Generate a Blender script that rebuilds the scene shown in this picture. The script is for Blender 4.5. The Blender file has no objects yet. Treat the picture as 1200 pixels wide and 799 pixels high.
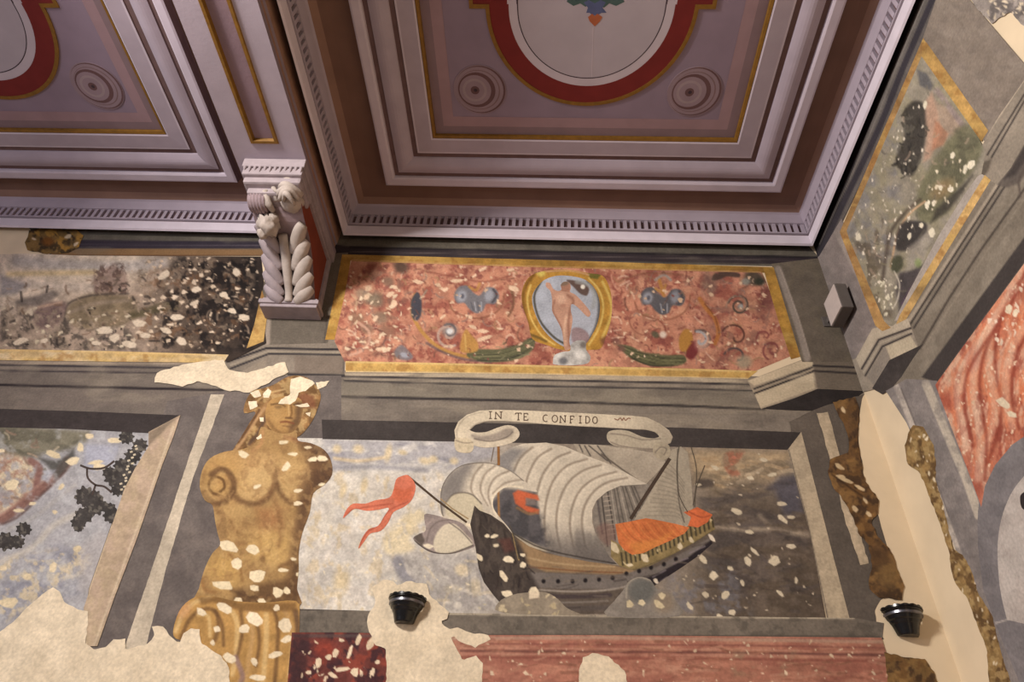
import bpy, bmesh, math, random
import numpy as np
from mathutils import Vector, Matrix

# ------------------------------------------------------------------ camera, world, light
scene = bpy.context.scene
COL = scene.collection
CAM_POS = np.array([0.0, -4.0, 1.6])
FPX = 786.24
ROT = np.array([[0.99760192, 0.02576094, 0.06424007],
                [-0.03242847, -0.64600377, 0.76264508],
                [-0.06114578, 0.76289941, 0.64361921]])     # rows: right, up, forward
cam_data = bpy.data.cameras.new('camera')
cam = bpy.data.objects.new('camera', cam_data)
COL.objects.link(cam)
cam_data.sensor_width = 36.0
cam_data.lens = FPX / 1200 * 36.0
cam_data.clip_start = 0.05
r_, u_, f_ = ROT
cam.matrix_world = Matrix(((r_[0], u_[0], -f_[0], CAM_POS[0]), (r_[1], u_[1], -f_[1], CAM_POS[1]),
                           (r_[2], u_[2], -f_[2], CAM_POS[2]), (0, 0, 0, 1)))
scene.camera = cam
scene.view_settings.view_transform = 'Standard'
scene.view_settings.look = 'None'
scene.view_settings.gamma = 1.0
scene.view_settings.exposure = 0.0
scene.view_settings.use_curve_mapping = False
world = bpy.data.worlds.new('world')
scene.world = world
world.use_nodes = True
world.node_tree.nodes['Background'].inputs[0].default_value = (0.96, 0.88, 0.92, 1)
world.node_tree.nodes['Background'].inputs[1].default_value = 0.20

def area_light(name, loc, target, size, size_y, power, color):
    d = bpy.data.lights.new(name, 'AREA')
    d.shape = 'RECTANGLE'; d.size = size; d.size_y = size_y; d.energy = power; d.color = color
    o = bpy.data.objects.new(name, d); COL.objects.link(o)
    o.location = loc
    o.rotation_euler = (Vector(target) - Vector(loc)).to_track_quat('-Z', 'Y').to_euler()
    return o
area_light('hall_floodlight', (-3.6, -4.4, 5.52), (4.0, -1.9, 1.5), 0.8, 0.6, 425, (1.0, 0.93, 0.86))
area_light('window_daylight', (-7.6, -5.6, 3.2), (1.5, -0.6, 5.0), 1.6, 1.8, 115, (0.86, 0.86, 1.0))

# ------------------------------------------------------------------ geometry of the place
XR = 2.25            # right wall plane
def rays(P):
    P = np.asarray(P, float)
    q = np.stack([P[:, 0] - 600, -(P[:, 1] - 399.5), np.full(len(P), FPX)], 1)
    return q @ ROT
def on_back(P, y=0.0):
    d = rays(P); t = (y - CAM_POS[1]) / d[:, 1]; return CAM_POS + d * t[:, None]
def on_right(P, x=XR):
    d = rays(P); t = (x - CAM_POS[0]) / d[:, 0]; return CAM_POS + d * t[:, None]
def on_ceiling(P, z=6.45):
    d = rays(P); t = (z - CAM_POS[2]) / d[:, 2]; return CAM_POS + d * t[:, None]

# ------------------------------------------------------------------ object helpers
def new_obj(name, mesh, parent=None, mats=()):
    o = bpy.data.objects.new(name, mesh)
    COL.objects.link(o)
    if parent: o.parent = parent
    for m in mats: mesh.materials.append(m)
    return o
def from_pydata(name, verts, faces, mats, parent=None, idx=None, smooth=False):
    me = bpy.data.meshes.new(name)
    me.from_pydata([tuple(map(float, v)) for v in verts], [], [tuple(map(int, f)) for f in faces])
    o = new_obj(name, me, parent, mats)
    if idx is not None: me.polygons.foreach_set('material_index', np.array(idx, np.int32))
    if smooth: me.polygons.foreach_set('use_smooth', np.ones(len(me.polygons), bool))
    me.update()
    return o
def from_bm(name, bm, mats, parent=None, smooth=False):
    me = bpy.data.meshes.new(name)
    bmesh.ops.recalc_face_normals(bm, faces=bm.faces[:])
    bm.to_mesh(me); bm.free()
    o = new_obj(name, me, parent, mats)
    if smooth: me.polygons.foreach_set('use_smooth', np.ones(len(me.polygons), bool))
    return o
def tag(o, label, cat, group=None):
    o['label'] = label; o['category'] = cat
    if group: o['group'] = group
    return o
def thing(name, label, cat, loc, group=None):
    o = bpy.data.objects.new(name, None); COL.objects.link(o)
    o.location = loc; o.empty_display_size = 0.05
    return tag(o, label, cat, group)
def structure(o):
    o['kind'] = 'structure'; return o
def under(parent, *objs):
    """keep world coordinates in the mesh but make them children: shift by the parent's location"""
    for o in objs:
        o.parent = parent
        o.matrix_parent_inverse = Matrix.Identity(4) if parent.parent else Matrix.Translation(-Vector(parent.location))
def bm_box(bm, lo, hi, mi=0, bevel=0.0):
    vs = [bm.verts.new((x, y, z)) for z in (lo[2], hi[2]) for y in (lo[1], hi[1]) for x in (lo[0], hi[0])]
    fs = [bm.faces.new([vs[i] for i in q]) for q in ((0, 2, 3, 1), (4, 5, 7, 6), (0, 1, 5, 4), (2, 6, 7, 3), (0, 4, 6, 2), (1, 3, 7, 5))]
    for f in fs: f.material_index = mi
    if bevel > 0:
        es = list({e for f in fs for e in f.edges})
        bmesh.ops.bevel(bm, geom=es, offset=bevel, segments=2, affect='EDGES', profile=0.6)

# ------------------------------------------------------------------ materials
def lin(c):
    c = np.asarray(c, float)
    return np.where(c <= 0.04045, c / 12.92, ((c + 0.055) / 1.055) ** 2.4)
def rgb(r, g, b): return np.array([r, g, b]) / 255.0
def mat(name, color, rough=0.7, var=0.12, scale=9.0, metal=0.0, bump=0.15, bscale=40.0, spec=0.3):
    m = bpy.data.materials.new(name); m.use_nodes = True
    nt = m.node_tree; N = nt.nodes; L = nt.links
    b = N['Principled BSDF']
    b.inputs['Roughness'].default_value = rough; b.inputs['Metallic'].default_value = metal
    b.inputs['Specular IOR Level'].default_value = spec
    tc = N.new('ShaderNodeTexCoord')
    n1 = N.new('ShaderNodeTexNoise'); n1.inputs['Scale'].default_value = scale; n1.inputs['Detail'].default_value = 6
    L.new(tc.outputs['Object'], n1.inputs['Vector'])
    cr = N.new('ShaderNodeValToRGB')
    c = lin(np.array(color) / 255.0)
    cr.color_ramp.elements[0].position = 0.3; cr.color_ramp.elements[1].position = 0.7
    cr.color_ramp.elements[0].color = (*np.clip(c * (1 - var), 0, 1), 1)
    cr.color_ramp.elements[1].color = (*np.clip(c * (1 + var), 0, 1), 1)
    L.new(n1.outputs['Fac'], cr.inputs['Fac']); L.new(cr.outputs['Color'], b.inputs['Base Color'])
    if bump > 0:
        n2 = N.new('ShaderNodeTexNoise'); n2.inputs['Scale'].default_value = bscale; n2.inputs['Detail'].default_value = 4
        L.new(tc.outputs['Object'], n2.inputs['Vector'])
        bp = N.new('ShaderNodeBump'); bp.inputs['Strength'].default_value = bump; bp.inputs['Distance'].default_value = 0.01
        L.new(n2.outputs['Fac'], bp.inputs['Height']); L.new(bp.outputs['Normal'], b.inputs['Normal'])
    return m
def fresco_mat(name, var=0.13, fine=62.0, coarse=7.0, rough=0.92):
    """pigment on plaster: painted colour (mesh attribute) broken up by procedural noise"""
    m = bpy.data.materials.new(name); m.use_nodes = True
    nt = m.node_tree; N = nt.nodes; L = nt.links
    b = N['Principled BSDF']; b.inputs['Roughness'].default_value = rough
    b.inputs['Specular IOR Level'].default_value = 0.15
    at = N.new('ShaderNodeAttribute'); at.attribute_name = 'pigment'
    tc = N.new('ShaderNodeTexCoord')
    fac = None
    for sc, lo, hi in ((fine, 1 - var, 1 + var), (coarse, 1 - var * 0.8, 1 + var * 0.8)):
        n = N.new('ShaderNodeTexNoise'); n.inputs['Scale'].default_value = sc; n.inputs['Detail'].default_value = 5
        L.new(tc.outputs['Object'], n.inputs['Vector'])
        mr = N.new('ShaderNodeMapRange'); mr.inputs['From Min'].default_value = 0.3; mr.inputs['From Max'].default_value = 0.7
        mr.inputs['To Min'].default_value = lo; mr.inputs['To Max'].default_value = hi
        L.new(n.outputs['Fac'], mr.inputs['Value'])
        if fac is None: fac = mr.outputs['Result']
        else:
            mm = N.new('ShaderNodeMath'); mm.operation = 'MULTIPLY'
            L.new(fac, mm.inputs[0]); L.new(mr.outputs['Result'], mm.inputs[1]); fac = mm.outputs['Value']
    vm = N.new('ShaderNodeVectorMath'); vm.operation = 'SCALE'
    L.new(at.outputs['Color'], vm.inputs[0]); L.new(fac, vm.inputs['Scale'])
    L.new(vm.outputs['Vector'], b.inputs['Base Color'])
    n2 = N.new('ShaderNodeTexNoise'); n2.inputs['Scale'].default_value = 70; n2.inputs['Detail'].default_value = 4
    L.new(tc.outputs['Object'], n2.inputs['Vector'])
    bp = N.new('ShaderNodeBump'); bp.inputs['Strength'].default_value = 0.12; bp.inputs['Distance'].default_value = 0.006
    L.new(n2.outputs['Fac'], bp.inputs['Height']); L.new(bp.outputs['Normal'], b.inputs['Normal'])
    return m
FRESCO = fresco_mat('fresco_pigment')
FLATPAINT = fresco_mat('ceiling_paint', var=0.05, fine=25, coarse=3, rough=0.8)
PLASTER = mat('bare_plaster', (222, 203, 172), 0.95, 0.07, 3.5, bump=0.12, bscale=30)
PLASTER_B = mat('repair_plaster', (226, 208, 178), 0.95, 0.05, 5.0, bump=0.10, bscale=35)
LAV = mat('lavender_paint', (168, 156, 168), 0.75, 0.06, 6, bump=0.08)
LAV_L = mat('pale_lavender_paint', (192, 181, 193), 0.7, 0.06, 6, bump=0.08)
LAV_D = mat('dull_lavender_paint', (136, 121, 130), 0.8, 0.07, 6, bump=0.08)
GROOVE = mat('shaded_groove_paint', (104, 82, 82), 0.85, 0.10, 12, bump=0.05)  # shade of grooves and dentil recesses darkened into the colour
COVE = mat('lit_cove_paint', (138, 108, 94), 0.85, 0.10, 4, bump=0.05)  # lighter copy of the cove brown: light on the slope put into colour
BROWN = mat('brown_cove_paint', (116, 88, 76), 0.85, 0.10, 4, bump=0.05)
WHITE_F = mat('white_fillet_paint', (208, 198, 208), 0.7, 0.06, 8, bump=0.08)
GOLD = mat('gilt_paint', (124, 88, 32), 0.55, 0.18, 25, bump=0.1)
TIE = mat('brown_timber', (150, 116, 98), 0.8, 0.12, 14, bump=0.1)
REDB = mat('red_brown_paint', (122, 58, 40), 0.85, 0.1, 9, bump=0.08)
STUCCO = mat('stucco', (206, 190, 182), 0.8, 0.10, 16, bump=0.35, bscale=26)
BLACK = mat('black_metal', (16, 16, 18), 0.22, 0.1, 30, bump=0.02, spec=0.5)
WALLCREAM = PLASTER

# ------------------------------------------------------------------ painting engine (numpy)
_rng = np.random.RandomState(5)
_tab = _rng.rand(256, 256)
def vnoise(x, y, seed=0):
    x = x + seed * 17.31; y = y + seed * 9.77
    xi = np.floor(x).astype(int); yi = np.floor(y).astype(int)
    fx = x - xi; fy = y - yi
    fx = fx * fx * (3 - 2 * fx); fy = fy * fy * (3 - 2 * fy)
    a = _tab[xi & 255, yi & 255]; b = _tab[(xi + 1) & 255, yi & 255]
    c = _tab[xi & 255, (yi + 1) & 255]; d = _tab[(xi + 1) & 255, (yi + 1) & 255]
    return (a * (1 - fx) + b * fx) * (1 - fy) + (c * (1 - fx) + d * fx) * fy
def fbm(P, scale, seed=0, octv=4, stretch=(1, 1), ang=0.0):
    ca, sa = math.cos(ang), math.sin(ang)
    X = (P[:, 0] * ca + P[:, 1] * sa) / stretch[0]; Y = (-P[:, 0] * sa + P[:, 1] * ca) / stretch[1]
    v = 0; a = 0.5; t = 0
    for i in range(octv):
        v = v + a * vnoise(X / scale * 2 ** i, Y / scale * 2 ** i, seed + i * 3); t += a; a *= 0.55
    return v / t
def sstep(a, b, x):
    t = np.clip((x - a) / (b - a + 1e-9), 0, 1); return t * t * (3 - 2 * t)
def seg_dist(P, A, B):
    d = B - A; L = (d * d).sum() + 1e-9
    t = np.clip(((P - A) @ d) / L, 0, 1)
    q = P - A - t[:, None] * d
    return np.sqrt((q * q).sum(1)), t
def inside(P, poly):
    x, y = P[:, 0], P[:, 1]; r = np.zeros(len(P), bool); n = len(poly)
    for i in range(n):
        x0, y0 = poly[i]; x1, y1 = poly[(i + 1) % n]
        if y0 == y1: continue
        c = ((y0 > y) != (y1 > y)) & (x < (x1 - x0) * (y - y0) / (y1 - y0) + x0)
        r ^= c
    return r
def pdist(P, poly, closed=True):
    n = len(poly); d = np.full(len(P), 1e9)
    for i in range(n if closed else n - 1):
        d = np.minimum(d, seg_dist(P, poly[i], poly[(i + 1) % n])[0])
    return d
def smooth(pts, n=5, closed=True):
    p = np.array(pts, float); N = len(p); out = []
    for i in range(N if closed else N - 1):
        if closed: a, b, c, d = p[i - 1], p[i], p[(i + 1) % N], p[(i + 2) % N]
        else: a, b, c, d = p[max(i - 1, 0)], p[i], p[i + 1], p[min(i + 2, N - 1)]
        for k in range(n):
            t = k / n
            out.append(0.5 * ((2 * b) + (-a + c) * t + (2 * a - 5 * b + 4 * c - d) * t * t + (-a + 3 * b - 3 * c + d) * t ** 3))
    if not closed: out.append(p[-1])
    return np.array(out)
def ragged(pts, amp=2.0, step=4.0, seed=1):
    """break a polygon outline into an irregular chipped edge"""
    p = np.array(pts, float); out = []; rs = np.random.RandomState(seed)
    for i in range(len(p)):
        a, b = p[i], p[(i + 1) % len(p)]; L = np.hypot(*(b - a)); k = max(1, int(L / step))
        nrm = np.array([-(b - a)[1], (b - a)[0]]) / (L + 1e-9)
        for j in range(k):
            out.append(a + (b - a) * j / k + nrm * rs.uniform(-amp, amp) * (0 if j == 0 else 1))
    return np.array(out)

class Canvas:
    def __init__(s, P, base):
        s.P = P; s.c = np.tile(np.asarray(base, float) / 255.0, (len(P), 1))
    def mix(s, idx, a, col):
        a = np.clip(a, 0, 1)[:, None]; s.c[idx] = s.c[idx] * (1 - a) + (np.asarray(col, float) / 255.0) * a
        return s
    def box(s, pts, pad):
        p = np.asarray(pts, float); lo = p.min(0) - pad; hi = p.max(0) + pad
        return np.where((s.P[:, 0] > lo[0]) & (s.P[:, 0] < hi[0]) & (s.P[:, 1] > lo[1]) & (s.P[:, 1] < hi[1]))[0]
    def poly(s, pts, col, soft=1.0, alpha=1.0, sm=False):
        pts = smooth(pts) if sm else np.array(pts, float)
        idx = s.box(pts, soft + 1)
        if len(idx) == 0: return s
        Q = s.P[idx]; d = pdist(Q, pts); sd = np.where(inside(Q, pts), d, -d)
        return s.mix(idx, alpha * sstep(-soft, soft, sd), col)
    def line(s, pts, w, col, soft=0.8, alpha=1.0, sm=True, taper=False):
        pts = smooth(pts, 4, False) if (sm and len(pts) > 2) else np.array(pts, float)
        idx = s.box(pts, w + soft + 1)
        if len(idx) == 0: return s
        Q = s.P[idx]; best = np.full(len(Q), 1e9); n = len(pts) - 1
        for i in range(n):
            d, t = seg_dist(Q, pts[i], pts[i + 1])
            ww = w / 2 * ((1 - (i + t) / n * 0.8) if taper else 1)
            best = np.minimum(best, d - ww)
        return s.mix(idx, alpha * (1 - sstep(-soft, soft, best)), col)
    def blob(s, c, rx, ry, col, ang=0.0, soft=0.3, alpha=1.0):
        R = max(rx, ry) * (1 + soft) + 1
        idx = s.box([c], R)
        if len(idx) == 0: return s
        q = s.P[idx] - np.array(c, float); ca, sa = math.cos(ang), math.sin(ang)
        u = (q[:, 0] * ca + q[:, 1] * sa) / rx; v = (-q[:, 0] * sa + q[:, 1] * ca) / ry
        return s.mix(idx, alpha * (1 - sstep(1 - soft, 1 + soft, np.sqrt(u * u + v * v))), col)
    def grad(s, p0, p1, col, alpha=1.0, power=1.0):
        p0 = np.array(p0, float); d = np.array(p1, float) - p0
        t = np.clip(((s.P - p0) @ d) / (d @ d), 0, 1) ** power
        return s.mix(slice(None), t * alpha, col)
    def noise(s, amp, scale, seed=0, stretch=(1, 1), ang=0.0):
        n = fbm(s.P, scale, seed, 4, stretch, ang) - 0.5
        s.c = np.clip(s.c * (1 + amp * 2 * n[:, None]), 0, 1); return s
    def mott(s, col, scale, th=0.55, soft=0.08, alpha=0.8, seed=0, stretch=(1, 1), ang=0.0, region=None, rsoft=6):
        n = fbm(s.P, scale, seed, 4, stretch, ang)
        a = alpha * sstep(th - soft, th + soft, n)
        if region is not None:
            reg = np.array(region, float); d = pdist(s.P, reg); a = a * sstep(-rsoft, rsoft, np.where(inside(s.P, reg), d, -d))
        return s.mix(slice(None), a, col)
    def flakes(s, n, region, size, col, seed=0, aspect=(0.4, 0.9), ang=(0, 3.14), alpha=1.0, jit=12):
        """paint losses: small irregular chips where the plaster shows"""
        rs = np.random.RandomState(seed); reg = np.array(region, float); lo, hi = reg.min(0), reg.max(0); k = 0; tries = 0
        while k < n and tries < n * 20:
            tries += 1
            c = rs.uniform(lo, hi)
            if not inside(c[None], reg)[0]: continue
            k += 1
            r = rs.uniform(*size); a = rs.uniform(*ang); asp = rs.uniform(*aspect); m = rs.randint(5, 9)
            th = np.sort(rs.uniform(0, 2 * math.pi, m)); rr = r * rs.uniform(0.65, 1.1, m)
            q = np.stack([np.cos(th) * rr, np.sin(th) * rr * asp], 1)
            ca, sa = math.cos(a), math.sin(a)
            q = np.stack([q[:, 0] * ca - q[:, 1] * sa, q[:, 0] * sa + q[:, 1] * ca], 1) + c
            s.poly(q, np.clip(np.array(col) + rs.uniform(-jit, jit), 0, 255), 0.6, alpha)
        return s
    def brush(s, n, region, palette, length, width, seed=0, curl=1.2, alpha=0.75, ang=(0, 6.28)):
        """scattered curved brush strokes"""
        rs = np.random.RandomState(seed); reg = np.array(region, float); lo, hi = reg.min(0), reg.max(0)
        for k in range(n):
            c = rs.uniform(lo, hi)
            if not inside(c[None], reg)[0]: continue
            a = rs.uniform(*ang); L = rs.uniform(*length); cu = rs.uniform(-curl, curl); p = [c]
            for j in range(5): a += cu / 4; p.append(p[-1] + np.array([math.cos(a), math.sin(a)]) * L / 5)
            s.line(p, rs.uniform(*width), palette[rs.randint(len(palette))], 0.7, alpha, sm=False)
        return s
    def chips(s, pts, col=(232, 214, 180), seed=3, soft=0.6):
        """hand-placed losses: (x, y, length, width, angle)"""
        rs = np.random.RandomState(seed)
        for (x, y, l, w, a) in pts:
            m = 7; th = np.linspace(0, 2 * math.pi, m, endpoint=False) + rs.uniform(-.3, .3, m); rr = rs.uniform(0.75, 1.1, m)
            q = np.stack([np.cos(th) * rr * l / 2, np.sin(th) * rr * w / 2], 1); ca, sa = math.cos(a), math.sin(a)
            q = np.stack([q[:, 0] * ca - q[:, 1] * sa + x, q[:, 0] * sa + q[:, 1] * ca + y], 1)
            s.poly(q, np.clip(np.array(col) + rs.uniform(-8, 8), 0, 255), soft)
        return s

PIGMENT_GAIN = 1.0
FADE = 0.10
LAYER = [0]
def next_layer():
    LAYER[0] += 1
    return 0.0004 + 0.00005 * LAYER[0]
def patch(name, poly, paint, base, plane='B', lift=1, sp=1.6, parent=None, material=None, sm=False, n=5):
    """a flat painted shape lying on a wall or on the ceiling, outline traced on the photograph and carried onto that surface"""
    poly = smooth(poly, n) if sm else np.array(poly, float)
    lo, hi = poly.min(0) - sp, poly.max(0) + sp
    nx = max(2, int(math.ceil((hi[0] - lo[0]) / sp)) + 1); ny = max(2, int(math.ceil((hi[1] - lo[1]) / sp)) + 1)
    X, Y = np.meshgrid(np.linspace(lo[0], hi[0], nx), np.linspace(lo[1], hi[1], ny))
    P = np.stack([X.ravel(), Y.ravel()], 1); ins = inside(P, poly)
    I = ins.reshape(ny, nx); cell = I[:-1, :-1] | I[1:, :-1] | I[:-1, 1:] | I[1:, 1:]
    cy, cx = np.where(cell)
    F = np.stack([cy * nx + cx, cy * nx + cx + 1, (cy + 1) * nx + cx + 1, (cy + 1) * nx + cx], 1)
    used = np.unique(F); out = used[~ins[used]]
    if len(out):
        Q = P[out]; best = np.full(len(Q), 1e9); bp = Q.copy()
        for i in range(len(poly)):
            A, B = poly[i], poly[(i + 1) % len(poly)]
            d, t = seg_dist(Q, A, B); m = d < best; best[m] = d[m]; bp[m] = (A + t[:, None] * (B - A))[m]
        P[out] = bp
    remap = np.full(len(P), -1); remap[used] = np.arange(len(used)); P = P[used]; F = remap[F]
    cv = Canvas(P, base)
    if paint: paint(cv)
    grey_ = cv.c @ np.array([0.30, 0.59, 0.11]); cv.c = grey_[:, None] * FADE + cv.c * (1 - FADE)      # age-faded pigments
    off = next_layer()
    if plane == 'B':
        W = on_back(P, -off); W[:, 0] = np.minimum(W[:, 0], XR - 0.0004)      # stop in the corner
    elif plane == 'R':
        W = on_right(P, XR - off); W[:, 1] = np.minimum(W[:, 1], -0.0004)
    else: W = on_ceiling(P, plane)
    me = bpy.data.meshes.new(name)
    me.from_pydata(W.tolist(), [], F.tolist())
    o = new_obj(name, me, None, [material or FRESCO])
    at = me.color_attributes.new('pigment', 'FLOAT_COLOR', 'POINT')
    rgba = np.ones((len(P), 4), np.float32); rgba[:, :3] = np.clip(lin(np.clip(cv.c, 0, 1)) * PIGMENT_GAIN, 0, 0.95)
    at.data.foreach_set('color', rgba.ravel())
    if parent: under(parent, o)
    return o
def anchor(P, plane='B'):
    p = np.array([P], float)
    return tuple((on_back(p) if plane == 'B' else on_right(p) if plane == 'R' else on_ceiling(p, plane))[0])

# ================================================================== THE ROOM SHELL
def slab(name, lo, hi, m):
    bm = bmesh.new(); bm_box(bm, lo, hi); return structure(from_bm(name, bm, [m]))
slab('wall_back', (-9.0, 0.0, 0.0), (XR + 0.3, 0.3, 6.8), PLASTER)
slab('wall_right', (XR, -9.0, 0.0), (XR + 0.3, 0.0, 6.8), PLASTER)
FLOOR = mat('grey_stone_floor', (150, 138, 134), 0.6, 0.1, 3)
slab('floor', (-9.0, -9.0, -0.2), (XR + 0.3, 0.3, 0.0), FLOOR)
slab('ceiling', (-9.0, -9.0, 6.47), (XR + 0.3, 0.3, 6.8), BROWN)

# ------------------------------------------------------------------ coffers
def sweep_rect(name, prof, rect, mats, parent=None):
    """moulding run round the inside of a rectangle. prof: list of (offset_back, offset_left, offset_right, offset_front, z, material index)"""
    x0, x1, y0, y1 = rect                       # y1 = back
    V = []; F = []; I = []
    for (ob, ol, orr, of, z, mi) in prof:
        V += [(x0 - ol, y0 - of, z), (x1 + orr, y0 - of, z), (x1 + orr, y1 + ob, z), (x0 - ol, y1 + ob, z)]
    for k in range(len(prof) - 1):
        for j in range(4):
            a = k * 4 + j; b = k * 4 + (j + 1) % 4
            F.append((a, b, b + 4, a + 4)); I.append(prof[k + 1][5])
    return from_pydata(name, V, F, mats, parent, I)

ZC = 6.45
FR = 'coffer_panel'
def arc(o0, z0, o1, z1, bulge, mi, n=7):
    """convex moulding between two offsets, hanging down by bulge"""
    r = []
    for i in range(1, n + 1):
        t = i / n
        r.append((o0 + (o1 - o0) * t, z0 + (z1 - z0) * t - bulge * math.sin(math.pi * t), mi))
    return r
def coffer(x0, x1, yb, yf, label, seed):
    root = thing('coffer_panel', label, 'ceiling panel', ((x0 + x1) / 2, (yb + yf) / 2, ZC), 'painted coffer panels of the ceiling')
    rect = (x0, x1, yf, yb)
    # offsets measured outward from the outer edge of the gilt line
    p = [(0.0, ZC - 0.012, 0), (0.0, ZC - 0.035, 0), (0.012, ZC - 0.04, 3), (0.13, ZC - 0.034, 1), (0.145, ZC - 0.032, 3), (0.15, ZC - 0.022, 2), (0.188, ZC - 0.020, 2), (0.195, ZC - 0.032, 1)]
    p += arc(0.195, ZC - 0.032, 0.335, ZC - 0.045, 0.026, 1)
    p += [(0.34, ZC - 0.034, 2), (0.375, ZC - 0.034, 2), (0.38, ZC - 0.055, 3), (0.395, ZC - 0.066, 3), (0.45, ZC - 0.066, 3), (0.465, ZC - 0.058, 3), (0.468, ZC + 0.01, 2), (0.475, ZC + 0.018, 2)]
    f = sweep_rect('moulded_frame', [(o, o, o, o, z, m) for o, z, m in p], rect, [LAV, LAV, GROOVE, LAV_L])
    g = sweep_rect('gilt_fillet', [(-0.028, -0.028, -0.028, -0.028, ZC - 0.004, 0), (-0.026, -0.026, -0.026, -0.026, ZC - 0.03, 0), (-0.004, -0.004, -0.004, -0.004, ZC - 0.036, 0), (0, 0, 0, 0, ZC - 0.012, 0)], rect, [GOLD])
    under(root, f, g)
    # painted panel ground (flat paint): dull mauve with painted false bevel along its edge
    cx = (x0 + x1) / 2; cy = (yb + yf) / 2
    return root, cx, cy, rect

def flat_shape(name, outline, z, m, parent=None, th=0.004):
    """thin painted plaster appliqué on the ceiling"""
    n = len(outline); V = [(x, y, z) for x, y in outline] + [(x, y, z + th) for x, y in outline]
    F = [tuple(range(n))] + [(i, (i + 1) % n, n + (i + 1) % n, n + i) for i in range(n)]
    o = from_pydata(name, V, F, [m]); 
    if parent: under(parent, o)
    return o
def ring_shape(name, outer, inner, z, mats, parent=None, idx=0, th=0.006):
    n = len(outer); V = [(x, y, z) for x, y in outer] + [(x, y, z) for x, y in inner] + [(x, y, z + th) for x, y in outer] + [(x, y, z + th) for x, y in inner]
    F = []; 
    for i in range(n):
        j = (i + 1) % n
        F += [(i, j, n + j, n + i), (i, 2 * n + i, 2 * n + j, j), (n + i, n + j, 3 * n + j, 3 * n + i)]
    o = from_pydata(name, V, F, mats)
    if parent: under(parent, o)
    return o
def stadium(cx, yb, yf, rx, ry, n=40, ear=None):
    """oblong outline: half ellipses at both ends; ear = (extra width, y from, y to) for the stepped sides"""
    P = []
    for i in range(n + 1):
        a = math.pi * i / n; P.append((cx + rx * math.cos(a), yb - ry + ry * math.sin(a)))
    if ear: P += [(cx - rx - 0.0, ear[1]), (cx - rx - ear[0], ear[1]), (cx - rx - ear[0], ear[2]), (cx - rx, ear[2])]
    for i in range(n + 1):
        a = math.pi + math.pi * i / n; P.append((cx + rx * math.cos(a), yf + ry + ry * math.sin(a)))
    if ear: P += [(cx + rx, ear[2]), (cx + rx + ear[0], ear[2]), (cx + rx + ear[0], ear[1]), (cx + rx, ear[1])]
    return P
CEIL_FIELD = mat('mauve_ceiling_field', (136, 120, 136), 0.85, 0.06, 5, bump=0.05)
CEIL_PINK = mat('pink_false_bevel', (150, 124, 130), 0.85, 0.07, 6, bump=0.05)
CEIL_BRN = mat('brown_false_bevel', (128, 108, 114), 0.85, 0.07, 6, bump=0.05)
CRIMSON = mat('crimson_band_paint', (112, 36, 34), 0.8, 0.10, 8, bump=0.05)
OVALW = mat('pale_grey_oval_paint', (172, 163, 173), 0.8, 0.05, 5, bump=0.04)
OVALR = mat('pale_rim_paint', (188, 178, 188), 0.8, 0.05, 5, bump=0.04)
DARKL = mat('dark_line_paint', (62, 50, 56), 0.85, 0.1, 10, bump=0)
ROS_D = mat('plum_rosette_paint', (98, 72, 74), 0.85, 0.08, 10, bump=0.05)
ROS_E = mat('dull_plum_paint', (120, 96, 98), 0.85, 0.08, 10, bump=0.05)
ROS_M = mat('mauve_rosette_paint', (140, 121, 130), 0.85, 0.06, 10, bump=0.05)
ROS_L = mat('pale_rosette_paint', (150, 133, 138), 0.85, 0.06, 10, bump=0.05)
LEAF = mat('blue_green_leaf_paint', (70, 92, 90), 0.85, 0.12, 14, bump=0.05)
BLUEP = mat('slate_blue_petal_paint', (84, 92, 128), 0.85, 0.12, 14, bump=0.05)
RUSTP = mat('rust_petal_paint', (166, 94, 62), 0.85, 0.12, 14, bump=0.05)

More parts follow.
